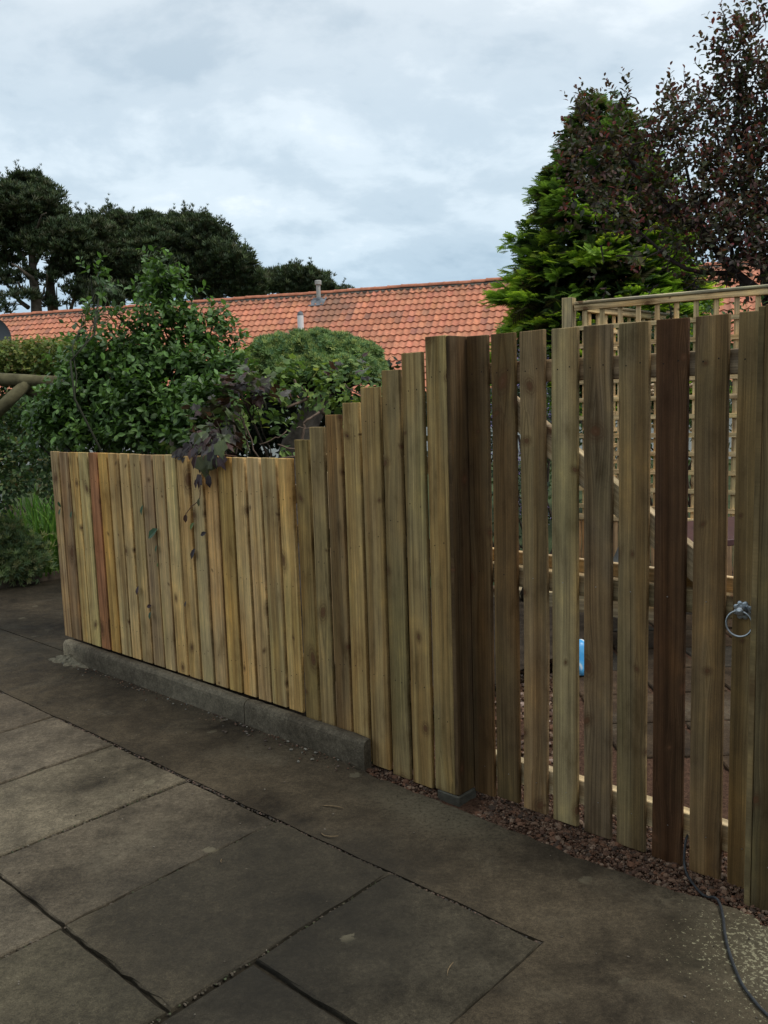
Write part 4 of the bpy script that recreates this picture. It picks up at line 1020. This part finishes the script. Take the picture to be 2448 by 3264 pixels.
for (x, y, dx, dy, sz, col, par) in [(175, 400, -.4, 1, .045, GL, gs), (172, 405, -.1, -1, .05, (.07, .12, .05), gs), (238, 420, .1, -1, .05, GL, gs), (655, 385, 0, -1, .06, GL, gs), (742, 525, -.9, -.7, .095, GL, gs), (738, 620, 0, -1, .045, GL, gs), (745, 725, 0, -1, .025, (.09, .14, .03), gs),
                                     (630, 860, -.05, -1, .058, PUR, pu), (706, 975, -.9, -.35, .04, PUR, pu), (702, 1010, 0, -1, .05, (.05, .09, .05), gs), (908, 950, 0, -1, .035, (.05, .035, .03), pu), (962, 640, -.35, -1, .065, DPU, pu), (1028, 548, -1, -.4, .045, DPU, pu), (955, 488, -.6, -1, .05, (.12, .17, .04), gs)]:
    single_leaf(par, fp(*z3(x, y), -.012), U*dx + np.array([0, 0, dy]) - V*.35, sz, col)

# --- yellowish conifer
cf = thing('golden_conifer', 'tall cone shaped conifer with bright yellow green sprays', 'conifer', tuple(at(1300, 1000, 12)*[1, 1, 0]))
off = np.array(cf.location); parts = []
prof_y = [195, 240, 330, 400, 480, 600, 720, 900]; prof_r = [.05, .30, .68, .88, 1.06, 1.24, 1.42, 1.5]
zt = [at(1300, y, 12)[2] for y in prof_y]
def crad(z): return np.interp(z, zt[::-1], prof_r[::-1])
def cone_pts(n, s0, s1):
    z = zt[-1] + (zt[0]-zt[-1])*(1 - np.sqrt(rng.random(n))); z = np.clip(z, .6, None); a = rng.random(n)*2*np.pi
    lump = 1 + .10*np.sin(a*5 + z*3.1) + .08*np.sin(z*9.0 + a*2)
    r = crad(z)*rng.uniform(s0, s1, n)*lump
    return np.stack([r*np.cos(a), r*np.sin(a), z], -1), np.stack([np.cos(a), np.sin(a), np.zeros(n)], -1), r
n = 300; pc, pd_, pr = cone_pts(n, .80, 1.0)
for q, dq, rq in zip(pc, pd_, pr):
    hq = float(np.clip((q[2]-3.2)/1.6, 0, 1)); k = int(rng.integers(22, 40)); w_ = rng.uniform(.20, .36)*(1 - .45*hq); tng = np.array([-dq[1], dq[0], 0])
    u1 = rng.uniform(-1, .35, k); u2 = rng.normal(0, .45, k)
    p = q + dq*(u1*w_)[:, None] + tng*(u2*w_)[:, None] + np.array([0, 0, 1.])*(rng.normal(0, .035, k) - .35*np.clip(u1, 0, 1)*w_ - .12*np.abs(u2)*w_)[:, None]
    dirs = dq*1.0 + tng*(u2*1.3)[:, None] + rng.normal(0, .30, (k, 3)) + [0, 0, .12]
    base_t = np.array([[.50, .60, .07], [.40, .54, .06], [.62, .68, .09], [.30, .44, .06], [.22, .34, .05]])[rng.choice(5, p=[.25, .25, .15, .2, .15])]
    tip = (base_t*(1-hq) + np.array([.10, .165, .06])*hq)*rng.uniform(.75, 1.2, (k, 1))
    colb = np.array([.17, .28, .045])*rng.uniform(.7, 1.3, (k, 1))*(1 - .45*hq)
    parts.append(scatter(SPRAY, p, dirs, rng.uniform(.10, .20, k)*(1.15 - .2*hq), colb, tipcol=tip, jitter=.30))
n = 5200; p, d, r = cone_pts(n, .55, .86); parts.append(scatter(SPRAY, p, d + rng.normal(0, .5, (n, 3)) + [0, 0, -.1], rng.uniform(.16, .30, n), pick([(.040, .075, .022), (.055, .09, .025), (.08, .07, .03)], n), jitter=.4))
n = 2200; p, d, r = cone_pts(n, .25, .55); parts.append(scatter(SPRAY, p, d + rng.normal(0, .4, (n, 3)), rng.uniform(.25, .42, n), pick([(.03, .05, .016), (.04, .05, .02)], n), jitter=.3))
# shaggy leaders
for (x, y) in [(1310, 205), (1290, 230), (1190, 345), (1180, 372), (1240, 300), (1130, 505), (1120, 570), (1100, 650), (1098, 700), (1500, 620), (1480, 600), (1340, 240), (1210, 330)]:
    q = at(x, y, 12) - off; base_ = np.array([0, 0, q[2]-.15]); dd = unit(q - base_); k = 16
    t = rng.random(k)[:, None]; p = q - dd*t*.45; col = pick([(.09, .15, .05), (.12, .19, .05)], k)
    parts.append(scatter(SPRAY, p - dd*.1, dd + rng.normal(0, .45, (k, 3)), rng.uniform(.14, .24, k), col, tipcol=col*1.5))
v, f, c = merge(parts); mesh_np('crown', v, f, SCALE_LEAF, cf, cols=c)
m = MB(); m.tube([(0, 0, 0), (.02, 0, 2), (0, .02, 5.2)], [.14, .10, .015], 9); m.build('trunk', BARK, cf, smooth=True)

# --- purple plum tree
pl = thing('plum_tree', 'large purple leaved plum tree with dark branches at the upper right', 'tree', tuple(at(1720, 1000, 8.2)*[1, 1, 0]))
LPAL = [(.060, .046, .036), (.080, .072, .040), (.10, .042, .038), (.062, .078, .040), (.046, .038, .034), (.13, .13, .09), (.20, .045, .04)]
LW = [.25, .2, .12, .2, .13, .05, .05]
pb = [(1262, 255, 8.3, 22, 22, .8), (1350, 225, 8.3, 14, 20, .7), (1290, 300, 8.3, 40, 30, .6), (1255, 330, 8.2, 20, 28, .5), (1340, 320, 8.3, 50, 40, .55), (1300, 370, 8.2, 56, 36, .5), (1262, 440, 8.1, 40, 34, .55), (1350, 420, 8.2, 70, 46, .55), (1420, 350, 8.3, 60, 50, .7), (1440, 270, 8.4, 44, 44, .6), (1480, 220, 8.5, 32, 40, .4), (1400, 500, 8.0, 90, 44, .8),
      (1290, 490, 8.1, 50, 30, .5), (1340, 550, 8.0, 60, 24, .35), (1450, 560, 8.0, 80, 40, .8), (1500, 430, 8.2, 70, 70, .75), (1500, 320, 8.4, 50, 50, .6), (1560, 250, 8.5, 50, 60, .8), (1590, 150, 8.5, 44, 50, .9), (1570, 90, 8.5, 30, 36, .6), (1635, 45, 8.5, 24, 40, .7), (1600, 330, 8.3, 60, 60, .75), (1580, 430, 8.2, 70, 60, .75), (1640, 200, 8.4, 50, 70, .8), (1660, 400, 8.3, 60, 80, .75),
      (1560, 530, 8.0, 80, 50, .9), (1640, 540, 8.0, 70, 60, .9), (1500, 610, 8.0, 50, 26, .6), (1600, 610, 7.9, 50, 20, .5), (1740, 300, 8.4, 110, 200, .55), (1760, 540, 8.2, 110, 90, .6), (1420, 640, 8.0, 40, 16, .3)]
o, cen = crown(pl, [b_[:5] + (b_[5]*(.25 if (b_[1] > 540 and b_[0] < 1530) else .42 if (b_[1] > 480 and b_[0] < 1440) else 1.5 if (b_[0] > 1420 and b_[1] > 340) else 1.1 if b_[0] > 1420 else 1.15),) for b_ in pb], 8.2, 1250, 9, .070, .26, LPAL, shell=.1, newcol=(.19, .045, .06), fence_clip=False, mat=LEAF_MATT, weights=LW, upb=.9)
# upright shoots at the skyline
off = np.array(pl.location); parts = []; m = MB()
for (x0, y0, x1, y1, k) in [(1262, 262, 1240, 205, 12), (1350, 230, 1360, 190, 14), (1380, 330, 1375, 285, 5), (1440, 270, 1445, 235, 7), (1490, 230, 1478, 140, 9), (1530, 160, 1500, 130, 8), (1450, 210, 1500, 170, 6), (1575, 100, 1555, 5, 10), (1600, 90, 1600, 60, 8), (1640, 60, 1635, -5, 12), (1505, 340, 1510, 290, 5), (1400, 260, 1420, 215, 6), (1230, 320, 1225, 300, 5), (1240, 440, 1215, 430, 6), (1235, 500, 1212, 500, 6), (1290, 590, 1265, 610, 7), (1310, 620, 1300, 660, 6), (1560, 300, 1530, 200, 12), (1580, 200, 1560, 110, 14)]:
    a = at(x0, y0, 8.3) - off; b_ = at(x1, y1, 8.3) - off; L_ = np.linalg.norm(b_-a)
    parts.append(shoots(np.array([a]), np.array([b_-a]), [L_], k, .062, LPAL, newcol=(.2, .05, .06))); limb(m, a, b_, .006, .0025, .05, 5, 5)
old = o.data; ov = np.empty(len(old.vertices)*3, np.float32); old.vertices.foreach_get('co', ov)
oc = np.empty(len(old.vertices)*4, np.float32); old.color_attributes['Col'].data.foreach_get('color', oc)
ol = np.empty(len(old.loops), np.int32); old.loops.foreach_get('vertex_index', ol); ot = np.empty(len(old.polygons), np.int32); old.polygons.foreach_get('loop_total', ot)
st_ = np.concatenate([[0], np.cumsum(ot)[:-1]]); of = [np.stack([ol[st_[ot == k_] + j] for j in range(k_)], 1) for k_ in (3, 4) if (ot == k_).any()]
parts.append((ov.reshape(-1, 3), of, oc.reshape(-1, 4)[:, :3])); C.objects.unlink(o); bpy.data.objects.remove(o)
v, f, c = merge(parts); mesh_np('foliage', v, f, LEAF_MATT, pl, cols=c)
base_ = at(1720, 700, 8.0) - off
PB = simple('plum_bark', (.030, .022, .020), .85, .2, nscale=10, namp=.3)
t1 = at(1655, 640, 8.0) - off; t2 = at(1590, 590, 8.0) - off; t3 = at(1540, 530, 8.1) - off
tk = MB(); tk.tube(smooth_path([base_*[1, 1, 0], base_, t1]), [.13]*6 + [.10]*5, 10); tk.build('trunk', PB, pl, smooth=True)
for pts, r0 in (([t1, t2, t3, at(1500, 440, 8.2)-off, at(1470, 300, 8.4)-off], .05), ([t1, at(1640, 480, 8.2)-off, at(1610, 300, 8.4)-off, at(1590, 120, 8.5)-off], .042), ([t2, at(1480, 580, 8.0)-off, at(1380, 500, 8.1)-off, at(1290, 430, 8.1)-off], .026), ([t3, at(1420, 420, 8.2)-off, at(1340, 320, 8.3)-off, at(1270, 260, 8.3)-off], .024), ([t2, at(1560, 430, 8.2)-off, at(1545, 300, 8.4)-off], .022)):
    q = smooth_path(pts, 4); m.tube(q, [r0*(1-.85*i/(len(q)-1)) for i in range(len(q))], 8)
for (c, r) in cen:
    for k in range(3):
        e_ = in_blob(c, r, 1, .5)[0][0] - off; limb(m, c - off + rng.normal(0, .08, 3), e_, .009, .003, .1, 5, 5)
m.build('limbs', PB, pl, smooth=True)

# ================================================================== LEFT SIDE: HEDGE, ARCH, BED
hg = thing('hedge', 'yellow green clipped hedge growing over the rustic log arch', 'hedge', tuple(at(40, 1000, 8.9)*[1, 1, 0]))
off = np.array(hg.location)
HPAL = [(.13, .18, .045), (.18, .22, .05), (.09, .14, .04), (.22, .22, .06), (.21, .16, .06)]
lo = at(-140, 800, 9.0); hi = at(165, 735, 9.0)
n = 2600; st = np.stack([rng.uniform(lo[0], hi[0], n), 8.75 + rng.uniform(0, .9, n), rng.uniform(1.98, 2.27, n) + rng.normal(0, .02, n)], -1)
edge_top = st[:, 2] > 2.2; dirs = rng.normal(0, .6, (n, 3)) + np.array([0, -.7, .5]); dirs[edge_top] += [0, 0, 1.2]
pA = shoots(st - off, dirs, .10, 6, .042, HPAL, LOBED, weights=[.3, .25, .25, .1, .1], newcol=(.22, .22, .06))
n = 900; st = np.stack([rng.uniform(lo[0], hi[0], n), 9.0 + rng.uniform(-.1, .8, n), rng.uniform(1.4, 2.0, n)], -1)
pB = shoots(st - off, rng.normal(0, .6, (n, 3)) + [0, -.5, -.1], .14, 6, .045, [(.045, .07, .025), (.06, .085, .03)], LOBED)
v, f, c = merge([pA, pB]); mesh_np('foliage', v, f, LEAF_MATT, hg, cols=c)
la = thing('log_arch', 'mossy rustic log beam and brace under the hedge', 'arch', tuple(at(-60, 1000, 7.75)*[1, 1, 0]))
off = np.array(la.location)
MOSS = simple('mossy_log', (.095, .085, .045), .9, .2, nscale=9, namp=.45, bump=.5)
m = MB(); m.tube([at(-160, 822, 7.75)-off, at(-30, 818, 7.75)-off, at(150, 826, 7.75)-off], [.06, .058, .05], 12); m.build('beam', MOSS, la, smooth=True)
m = MB(); m.tube([at(60, 826, 7.75)-off, at(12, 872, 7.70)-off, at(-70, 950, 7.70)-off], [.052, .055, .06], 12); m.build('brace', MOSS, la, smooth=True)
m = MB(); m.tube([at(-75, 800, 7.75)-off, (at(-75, 900, 7.75)-off)*[1, 1, 0]], [.065, .07], 12); m.build('post', MOSS, la, smooth=True)
m = MB(); m.tube([at(45, 836, 7.80)-off, at(110, 862, 7.85)-off], [.05, .045], 10); m.build('far_brace', MOSS, la, smooth=True)

# foliage under the arch, with gaps
mf = thing('climbing_shrub', 'loose leafy shrub below the log arch left of the fence end', 'shrub', tuple(W(-2.2, 1.6, .05)))
MPAL = [(.065, .115, .045), (.09, .15, .05), (.05, .085, .04), (.14, .15, .05), (.16, .12, .05)]
mb_ = [(70, 905, 8.4, 30, 30, 1), (100, 880, 8.3, 26, 30, 1), (10, 960, 8.3, 34, 26, 1), (45, 970, 8.3, 26, 26, .8), (5, 1020, 8.1, 34, 26, 1), (30, 890, 8.3, 40, 22, .9), (80, 900, 8.0, 40, 30, .8), (20, 930, 8.0, 36, 26, .6), (15, 985, 7.8, 40, 34, .7), (60, 1010, 7.7, 40, 28, .7), (95, 970, 7.7, 24, 40, .7), (110, 1030, 7.6, 24, 30, .7), (0, 1060, 7.9, 30, 34, .8), (75, 1050, 7.8, 34, 14, .6), (60, 940, 8.2, 30, 14, .3), (100, 1000, 7.4, 20, 36, .6)]
o, cen = crown(mf, mb_, 7.8, 3600, 7, .062, .17, MPAL, shell=.2, mat=LEAF_MATT, weights=[.3, .25, .3, .1, .05], fence_clip=False)
stems_to(mf, W(-2.5, 1.5, .05), cen[:6], .005, .002, n_tw=1)

def blades(root, base, n, L_, w, pal, spread=.35, droop=.5):
    "strap leaves"
    off = np.array(root.location); vs, fs, cs = [], [], []; b = 0
    for i in range(n):
        p = np.array(base) + rng.normal(0, 1, 3)*[.16, .16, 0] - off; a = rng.random()*6.28; l = L_*rng.uniform(.6, 1.15); sp = abs(rng.normal(0, spread)); dr = droop*rng.random()**2*2
        h = np.array([math.cos(a), math.sin(a), 0]); sd_ = np.array([-math.sin(a), math.cos(a), 0]); a2 = rng.random()*3.14; sd_ = sd_*math.cos(a2) + h*math.sin(a2)*.8
        c0 = pick(pal, 1)[0]
        for k in range(7):
            t = k/6; q = p + h*l*(sp*t + dr*.45*t*t) + np.array([0, 0, l*(t - dr*.55*t*t*t)]); ww = w*(1-t**2.5)*.5 + .0005
            vs += [q - sd_*ww, q + sd_*ww]; cs += [c0*(.8+.4*t)]*2
            if k < 6: fs.append([b+2*k, b+2*k+1, b+2*k+3, b+2*k+2])
        b += 14
    return mesh_np('leaves', np.array(vs), np.array(fs), LEAF_MATT, root, cols=np.array(cs))
ir = thing('iris_clump', 'clump of tall bright green strap leaves beside the far end of the fence', 'iris', tuple(W(-2.82, 1.25, .05)))
blades(ir, W(-2.86, 1.20, .05), 260, .86, .026, [(.10, .22, .04), (.13, .28, .05), (.08, .17, .04), (.18, .30, .06)], .20, .45)
ir2 = thing('iris_clump', 'second clump of strap leaves, half hidden behind the end of the fence', 'iris', tuple(W(-2.75, 1.75, .05)))
blades(ir2, W(-2.82, 1.55, .05), 200, .80, .026, [(.10, .22, .04), (.13, .26, .05), (.08, .17, .04)], .22, .45)
rm_ = thing('rosemary_bush', 'low feathery grey green bush at the left edge of the bed', 'bush', tuple(W(-3.0, .55, .05)))
off = np.array(rm_.location); parts = []
for (x, y, Y, rx, ry) in [(14, 1155, 8.05, 30, 22), (40, 1185, 8.0, 28, 20), (8, 1200, 7.95, 34, 24), (62, 1205, 7.95, 16, 16), (-30, 1160, 8.1, 50, 50), (30, 1218, 7.9, 34, 14)]:
    c, r = blob(x, y, Y, rx, ry); n = 800; p, d = in_blob(c, r*np.array([1.1, 1.1, 1.1]), n, .2); p = p + rng.normal(0, .045, (n, 3)) + d*(rng.random((n, 1))**4)*.14; col = pick([(.12, .17, .085), (.16, .20, .09), (.09, .13, .07), (.20, .20, .10)], n)
    parts.append(scatter(TUFT, p-off, d + [0, 0, .6], rng.uniform(.035, .07, n), col*1.35, tipcol=col*1.9))
v, f, c = merge(parts); mesh_np('foliage', v, f, SCALE_LEAF, rm_, cols=c)
# low ground cover at the edge
gc = []; n = 900
q = P0 + U*rng.uniform(-3.6, -2.7, n)[:, None] + V*rng.uniform(-1.0, 2.6, n)[:, None]; q[:, 2] = .06
gc = shoots(q, rng.normal(0, .5, (n, 3)) + [0, 0, 1], .08, 6, .032, [(.035, .055, .022), (.05, .07, .028)], LEAF8)
tag(mesh_np('ground_cover', gc[0], gc[1], LEAF_MATT, cols=gc[2]), kind='stuff', label='low dark ground cover along the bed edge')
m = MB(); 
ed = MB(); ed.box((0, 0, -.1), (.05, 4.6, .072), bev=.006)
o = ed.build('bed_edging', simple('edging_timber', (.095, .072, .052), .9, .15, nscale=12, namp=.35, bump=.4), loc=W(-2.66, -1.6, 0), rot=(0, 0, ROTZ)); tag(o, 'low brown edging along the flower bed at the left', 'edging')

# satellite dish / grey dome above the hedge
dish = thing('satellite_dish', 'dark grey rounded dish showing above the hedge at the left edge', 'dish', tuple(at(-14, 1000, 12)*[1, 1, 0]))
m = MB(); c_ = at(-16, 733, 12) - np.array(dish.location); prf = [(.30*math.sin(a), .10*math.cos(a)-.1) for a in np.linspace(math.pi/2, .02, 8)]
vs = []; fs = []
for i, (r_, h_) in enumerate(prf):
    for k in range(28): a = 2*math.pi*k/28; vs.append((c_[0]+r_*math.cos(a), c_[1]-h_*-1*1.0, c_[2]+r_*math.sin(a)))
for i in range(7):
    for k in range(28): j = (k+1) % 28; fs.append((i*28+k, i*28+j, (i+1)*28+j, (i+1)*28+k))
m.add(vs, fs); dd_ = m.build('reflector', simple('dish_grey', (.11, .115, .125), .5), dish, smooth=True)
m = MB(); m.tube([(0, .1, 0), (0, .1, c_[2])], .03, 10); m.tube([(c_[0], c_[1]+.05, c_[2]), (0, .1, c_[2])], .02, 8); m.build('mast', GALV, dish)

# ================================================================== BEHIND THE GATE
LATT = (.52, .39, .215)
def trellis(label, A, B, ztop, zbot, posts, lower=True, pitch=.145, col=LATT, cap=True, cont=0):
    A = np.array(A, float); B = np.array(B, float); L_ = np.linalg.norm(B-A); an = math.atan2(B[1]-A[1], B[0]-A[0])
    root = thing('trellis_fence', label, 'trellis', (A[0], A[1], 0), an, 'square trellis panels in the garden')
    m = MB(); nv = int(L_/pitch)
    for k in range(1, nv+1):
        x = k*pitch - .03; m.box((x, -.012, zbot), (x+.036, .006, ztop-.06), bev=.001)
    o = m.build('uprights', WOOD, root); o.color = (*col, 1)
    m = MB(); z = ztop - .06 - pitch
    while z > zbot + .05:
        m.box((.05, -.032, z-.018), (L_-.02, -.0125, z+.018), bev=.001); z -= pitch
    o = m.build('laths', WOODX, root); o.color = (col[0]*1.05, col[1]*1.05, col[2]*1.05, 1)
    m = MB(); m.box((.055, -.035, ztop-.062), (L_, .015, ztop-.018), bev=.002); o = m.build('top_rail', WOODX, root); o.color = (*col, 1)
    if cap: m = MB(); m.box((.055, -.05, ztop-.017), (L_, .03, ztop+.008), bev=.006); o = m.build('cap_rail', WOODX, root); o.color = (.33, .30, .21, 1)
    m = MB(); m.box((.055, -.035, zbot-.045), (L_, .015, zbot), bev=.002); o = m.build('bottom_rail', WOODX, root); o.color = (*col, 1)
    for x in posts:
        m = MB(); m.box((x-.045, -.045, -.1), (x+.045, .045, ztop+.045), bev=.003); o = m.build('post', WOOD, root); o.color = (.36, .29, .17, 1)
    if lower:
        m = MB(); k = 0; x = .06
        while x < L_: m.box((x, -.02, 0.0), (x+.042, 0.0, zbot-.05), bev=.001); x += .052
        o = m.build('lower_slats', WOOD, root); o.color = (.42, .27, .15, 1)
    return root
tA = at(1229, 665, 7.2); tB = at(1659, 620, 6.4); dT = unit((tB-tA)[:2])
trellis('pale square trellis with a rounded cap rail rising above the gate boards', (tA[0], tA[1]), tuple(tA[:2] + dT*3.6), 2.345, .62, (0, 1.86, 3.6))
trellis('further trellis panel seen through the first one, running away to the right', (1.72, 7.45), (2.95, 8.78), 2.36, .62, (1.78,), lower=False)
# shrubs and flowers behind the trellis
rb = thing('rose_bush', 'mixed green rose bush seen through the trellis squares', 'bush', (2.7, 7.6, 0))
o, cen = crown(rb, [(1320, 700, 8.3, 50, 40), (1400, 720, 8.2, 60, 50), (1480, 740, 8.0, 60, 60), (1560, 720, 7.8, 60, 60), (1640, 720, 7.6, 60, 60), (1250, 900, 8.3, 90, 80), (1300, 1050, 8.3, 120, 80), (1350, 820, 8.2, 80, 70), (1480, 860, 8.0, 80, 70), (1600, 850, 7.8, 80, 70), (1400, 960, 8.1, 90, 60), (1560, 960, 7.9, 90, 60)], 8, 420, 7, .065, .2, [(.05, .10, .03), (.08, .14, .04), (.04, .07, .03)], shell=.2, fence_clip=False, mat=LEAF_MATT)
stems_to(rb, (2.7, 7.6, 0), cen, .015, .005)
off = np.array(rb.location); fm = MB()
for (x, y, col) in [(1408, 838, 0), (1494, 837, 0), (1528, 905, 1), (1532, 902, 1), (1405, 850, 0), (1497, 932, 0)]:
    c_ = at(x, y, 7.4) - off
    for k in range(7):
        a = k*.9; fm.lathe([(.004, -.01), (.018, -.004), (.020, .006), (.008, .014)], 8, (c_[0]+.012*math.cos(a), c_[1]+.012*math.sin(a), c_[2]+.004*k), 'z', col)
fm.build('flowers', [simple('cream_petals', (.55, .42, .28), .7), simple('red_petals', (.42, .03, .07), .7)], rb, smooth=True)['kind'] = 'stuff'
bd = thing('buddleia', 'grey green bush with small mauve flower spikes left of the trellis', 'bush', (1.05, 6.4, 0))
o, cen = crown(bd, [(1110, 790, 6.6, 40, 30), (1150, 850, 6.5, 50, 40), (1180, 830, 6.4, 36, 40), (1060, 880, 6.6, 50, 50), (1120, 940, 6.5, 70, 50), (1190, 930, 6.4, 50, 50), (1060, 1020, 6.5, 60, 50), (1150, 1050, 6.4, 80, 50), (1120, 1120, 6.4, 80, 40)], 6.5, 800, 8, .055, .2, [(.045, .075, .04), (.06, .09, .05), (.03, .05, .03)], shell=.2, fence_clip=False, mat=LEAF_MATT)
stems_to(bd, (1.05, 6.4, 0), cen, .015, .005)
off = np.array(bd.location); parts = []
for (x, y) in [(1118, 775), (1180, 815), (1178, 822), (1122, 832), (1060, 905), (1122, 980), (1119, 1010), (1062, 830), (1058, 960), (1185, 900), (1178, 1120), (1120, 1090)]:
    c_ = at(x, y, 6.2) - off; k = 60; p = c_ + rng.normal(0, 1, (k, 3))*[.014, .014, .05]; parts.append(scatter(KITE, p, rng.normal(0, 1, (k, 3)), np.full(k, .016), pick([(.16, .12, .30), (.22, .17, .36)], k)))
v, f, c = merge(parts); tag(mesh_np('flower_spikes', v, f, LEAF_MATT, bd, cols=c), kind='stuff')

# blue and white bag, stones, raised timber edging, table
bag = thing('plastic_bag', 'blue and white plastic sack standing on the patio behind the gate', 'bag', tuple(at(1252, 1447, 4.95)*[1, 1, 0] + [0, 0, -.03]), .5)
m = MB(); vs = []; fs = []; nk = 20; hs = [0, .01, .05, .09, .13, .16, .185, .2]
ws = [.085, .10, .105, .10, .09, .075, .05, .02]
for i, (h, w) in enumerate(zip(hs, ws)):
    for k in range(nk):
        a = 2*math.pi*k/nk; rr = w*(1 + .10*math.sin(3*a+i) + .05*math.sin(7*a-i*1.7)); vs.append((rr*math.cos(a), rr*.65*math.sin(a), h))
for i in range(7):
    for k in range(nk): j = (k+1) % nk; fs.append((i*nk+k, i*nk+j, (i+1)*nk+j, (i+1)*nk+k))
fs.append(tuple(range(nk-1, -1, -1))); fs.append(tuple(7*nk+k for k in range(nk))); m.add(vs, fs)
bm = NM('blue_plastic', .35, .5); bm.color(bm.ramp(bm.noise(bm.map(bm.tc.outputs['Object'], scale=(1, 1, .6)), 9, 2, .5, .5), [(.42, (.05, .33, .68)), (.52, (.12, .45, .78)), (.56, (.75, .8, .82))], 'LINEAR'))
m.build('sack', bm.mat, bag, smooth=True)
rs = thing('rockery_stone', 'rough grey upright stone in front of the lower trellis slats', 'stone', tuple(at(1362, 1240, 6.3)*[1, 1, 0]))
v, f, c = stones(np.array([[0, 0, .30]]), [.30], [(.16, .15, .13)], 1.5); v = v*[.55, .5, 1.0]; mesh_np('stone', v, f, simple('grey_rock', (.16, .155, .14), .9, .2, nscale=9, namp=.5, bump=1.0), rs)
for (x, y, Y, ln, lab) in [(1020, 1230, 6.0, 2.3, 'pale timber sleeper edging the gravel behind the gate')]:
    a = at(1050, 1215, 6.6)*[1, 1, 0]; b_ = at(1420, 1260, 6.1)*[1, 1, 0]; L_ = np.linalg.norm(b_-a); an = math.atan2(*(b_-a)[[1, 0]])
    m = MB(); m.box((0, 0, -.05), (L_, .12, .13), bev=.006); o = m.build('timber_sleeper', WOODX, loc=a, rot=(0, 0, an)); o.color = (.33, .27, .17, 1); tag(o, lab, 'sleeper')
tb = thing('garden_table', 'dark red brown garden table behind the right side of the gate', 'table', tuple(at(1560, 1200, 5.4)*[1, 1, 0]), .4)
DW = simple('dark_red_wood', (.075, .030, .028), .5, .4, nscale=20, namp=.2)
m = MB(); m.box((-.5, -.35, .70), (.5, .35, .74), bev=.004); m.build('table_top', DW, tb)
for sx in (-.44, .40):
    for sy in (-.30, .26): m = MB(); m.box((sx, sy, -.03), (sx+.04, sy+.04, .699), bev=.002); m.build('leg', DW, tb)
wc = thing('watering_can', 'pale blue and white container on the table behind the gate', 'container', tuple(at(1545, 1115, 5.4)*[1, 1, 0] + [0, 0, .741]))
m = MB(); m.lathe([(.06, 0), (.065, .01), (.062, .05), (.065, .10), (.05, .13)], 18); m.build('body', simple('pale_blue_plastic', (.35, .55, .62), .4), wc, smooth=False)
m = MB(); m.lathe([(.052, .13), (.054, .15), (.02, .165)], 18); m.build('lid', simple('teal_plastic', (.05, .35, .33), .4), wc)

# ================================================================== UNSEEN HOUSE ADDED BEHIND THE CAMERA (to shade the right side)
hs_ = thing('shade_bungalow', 'unseen house added behind the camera to shade the right side', 'house', tuple(W(3.9, -3.75, 0)), ROTZ)
RND = simple('grey_render', (.13, .12, .10), .95, .1, nscale=30, namp=.15)
m = MB(); m.box((0, -6.0, -.2), (12, 0, 2.7)); m.build('wall', RND, hs_)
m = MB(); m.add([(-.4, .45, 2.6), (12.4, .45, 2.6), (12.4, -3.0, 5.0), (-.4, -3.0, 5.0), (-.4, -6.45, 2.6), (12.4, -6.45, 2.6)], [(0, 1, 2, 3), (3, 2, 5, 4), (0, 3, 4), (1, 5, 2), (0, 4, 5, 1)]); m.build('roof', simple('slate_roof', (.07, .07, .075), .7, .3, nscale=4), hs_)
for xw in (1.5, 7.0):
    m = MB(); m.box((xw, .002, .9), (xw+1.6, .05, 2.1), bev=.005); w_ = m.build('window', bpy.data.materials['white_frame'], hs_)
    m = MB(); m.box((xw+.08, .051, .98), (xw+1.52, .056, 2.02)); m.build('pane', bpy.data.materials['window_glass'], w_)
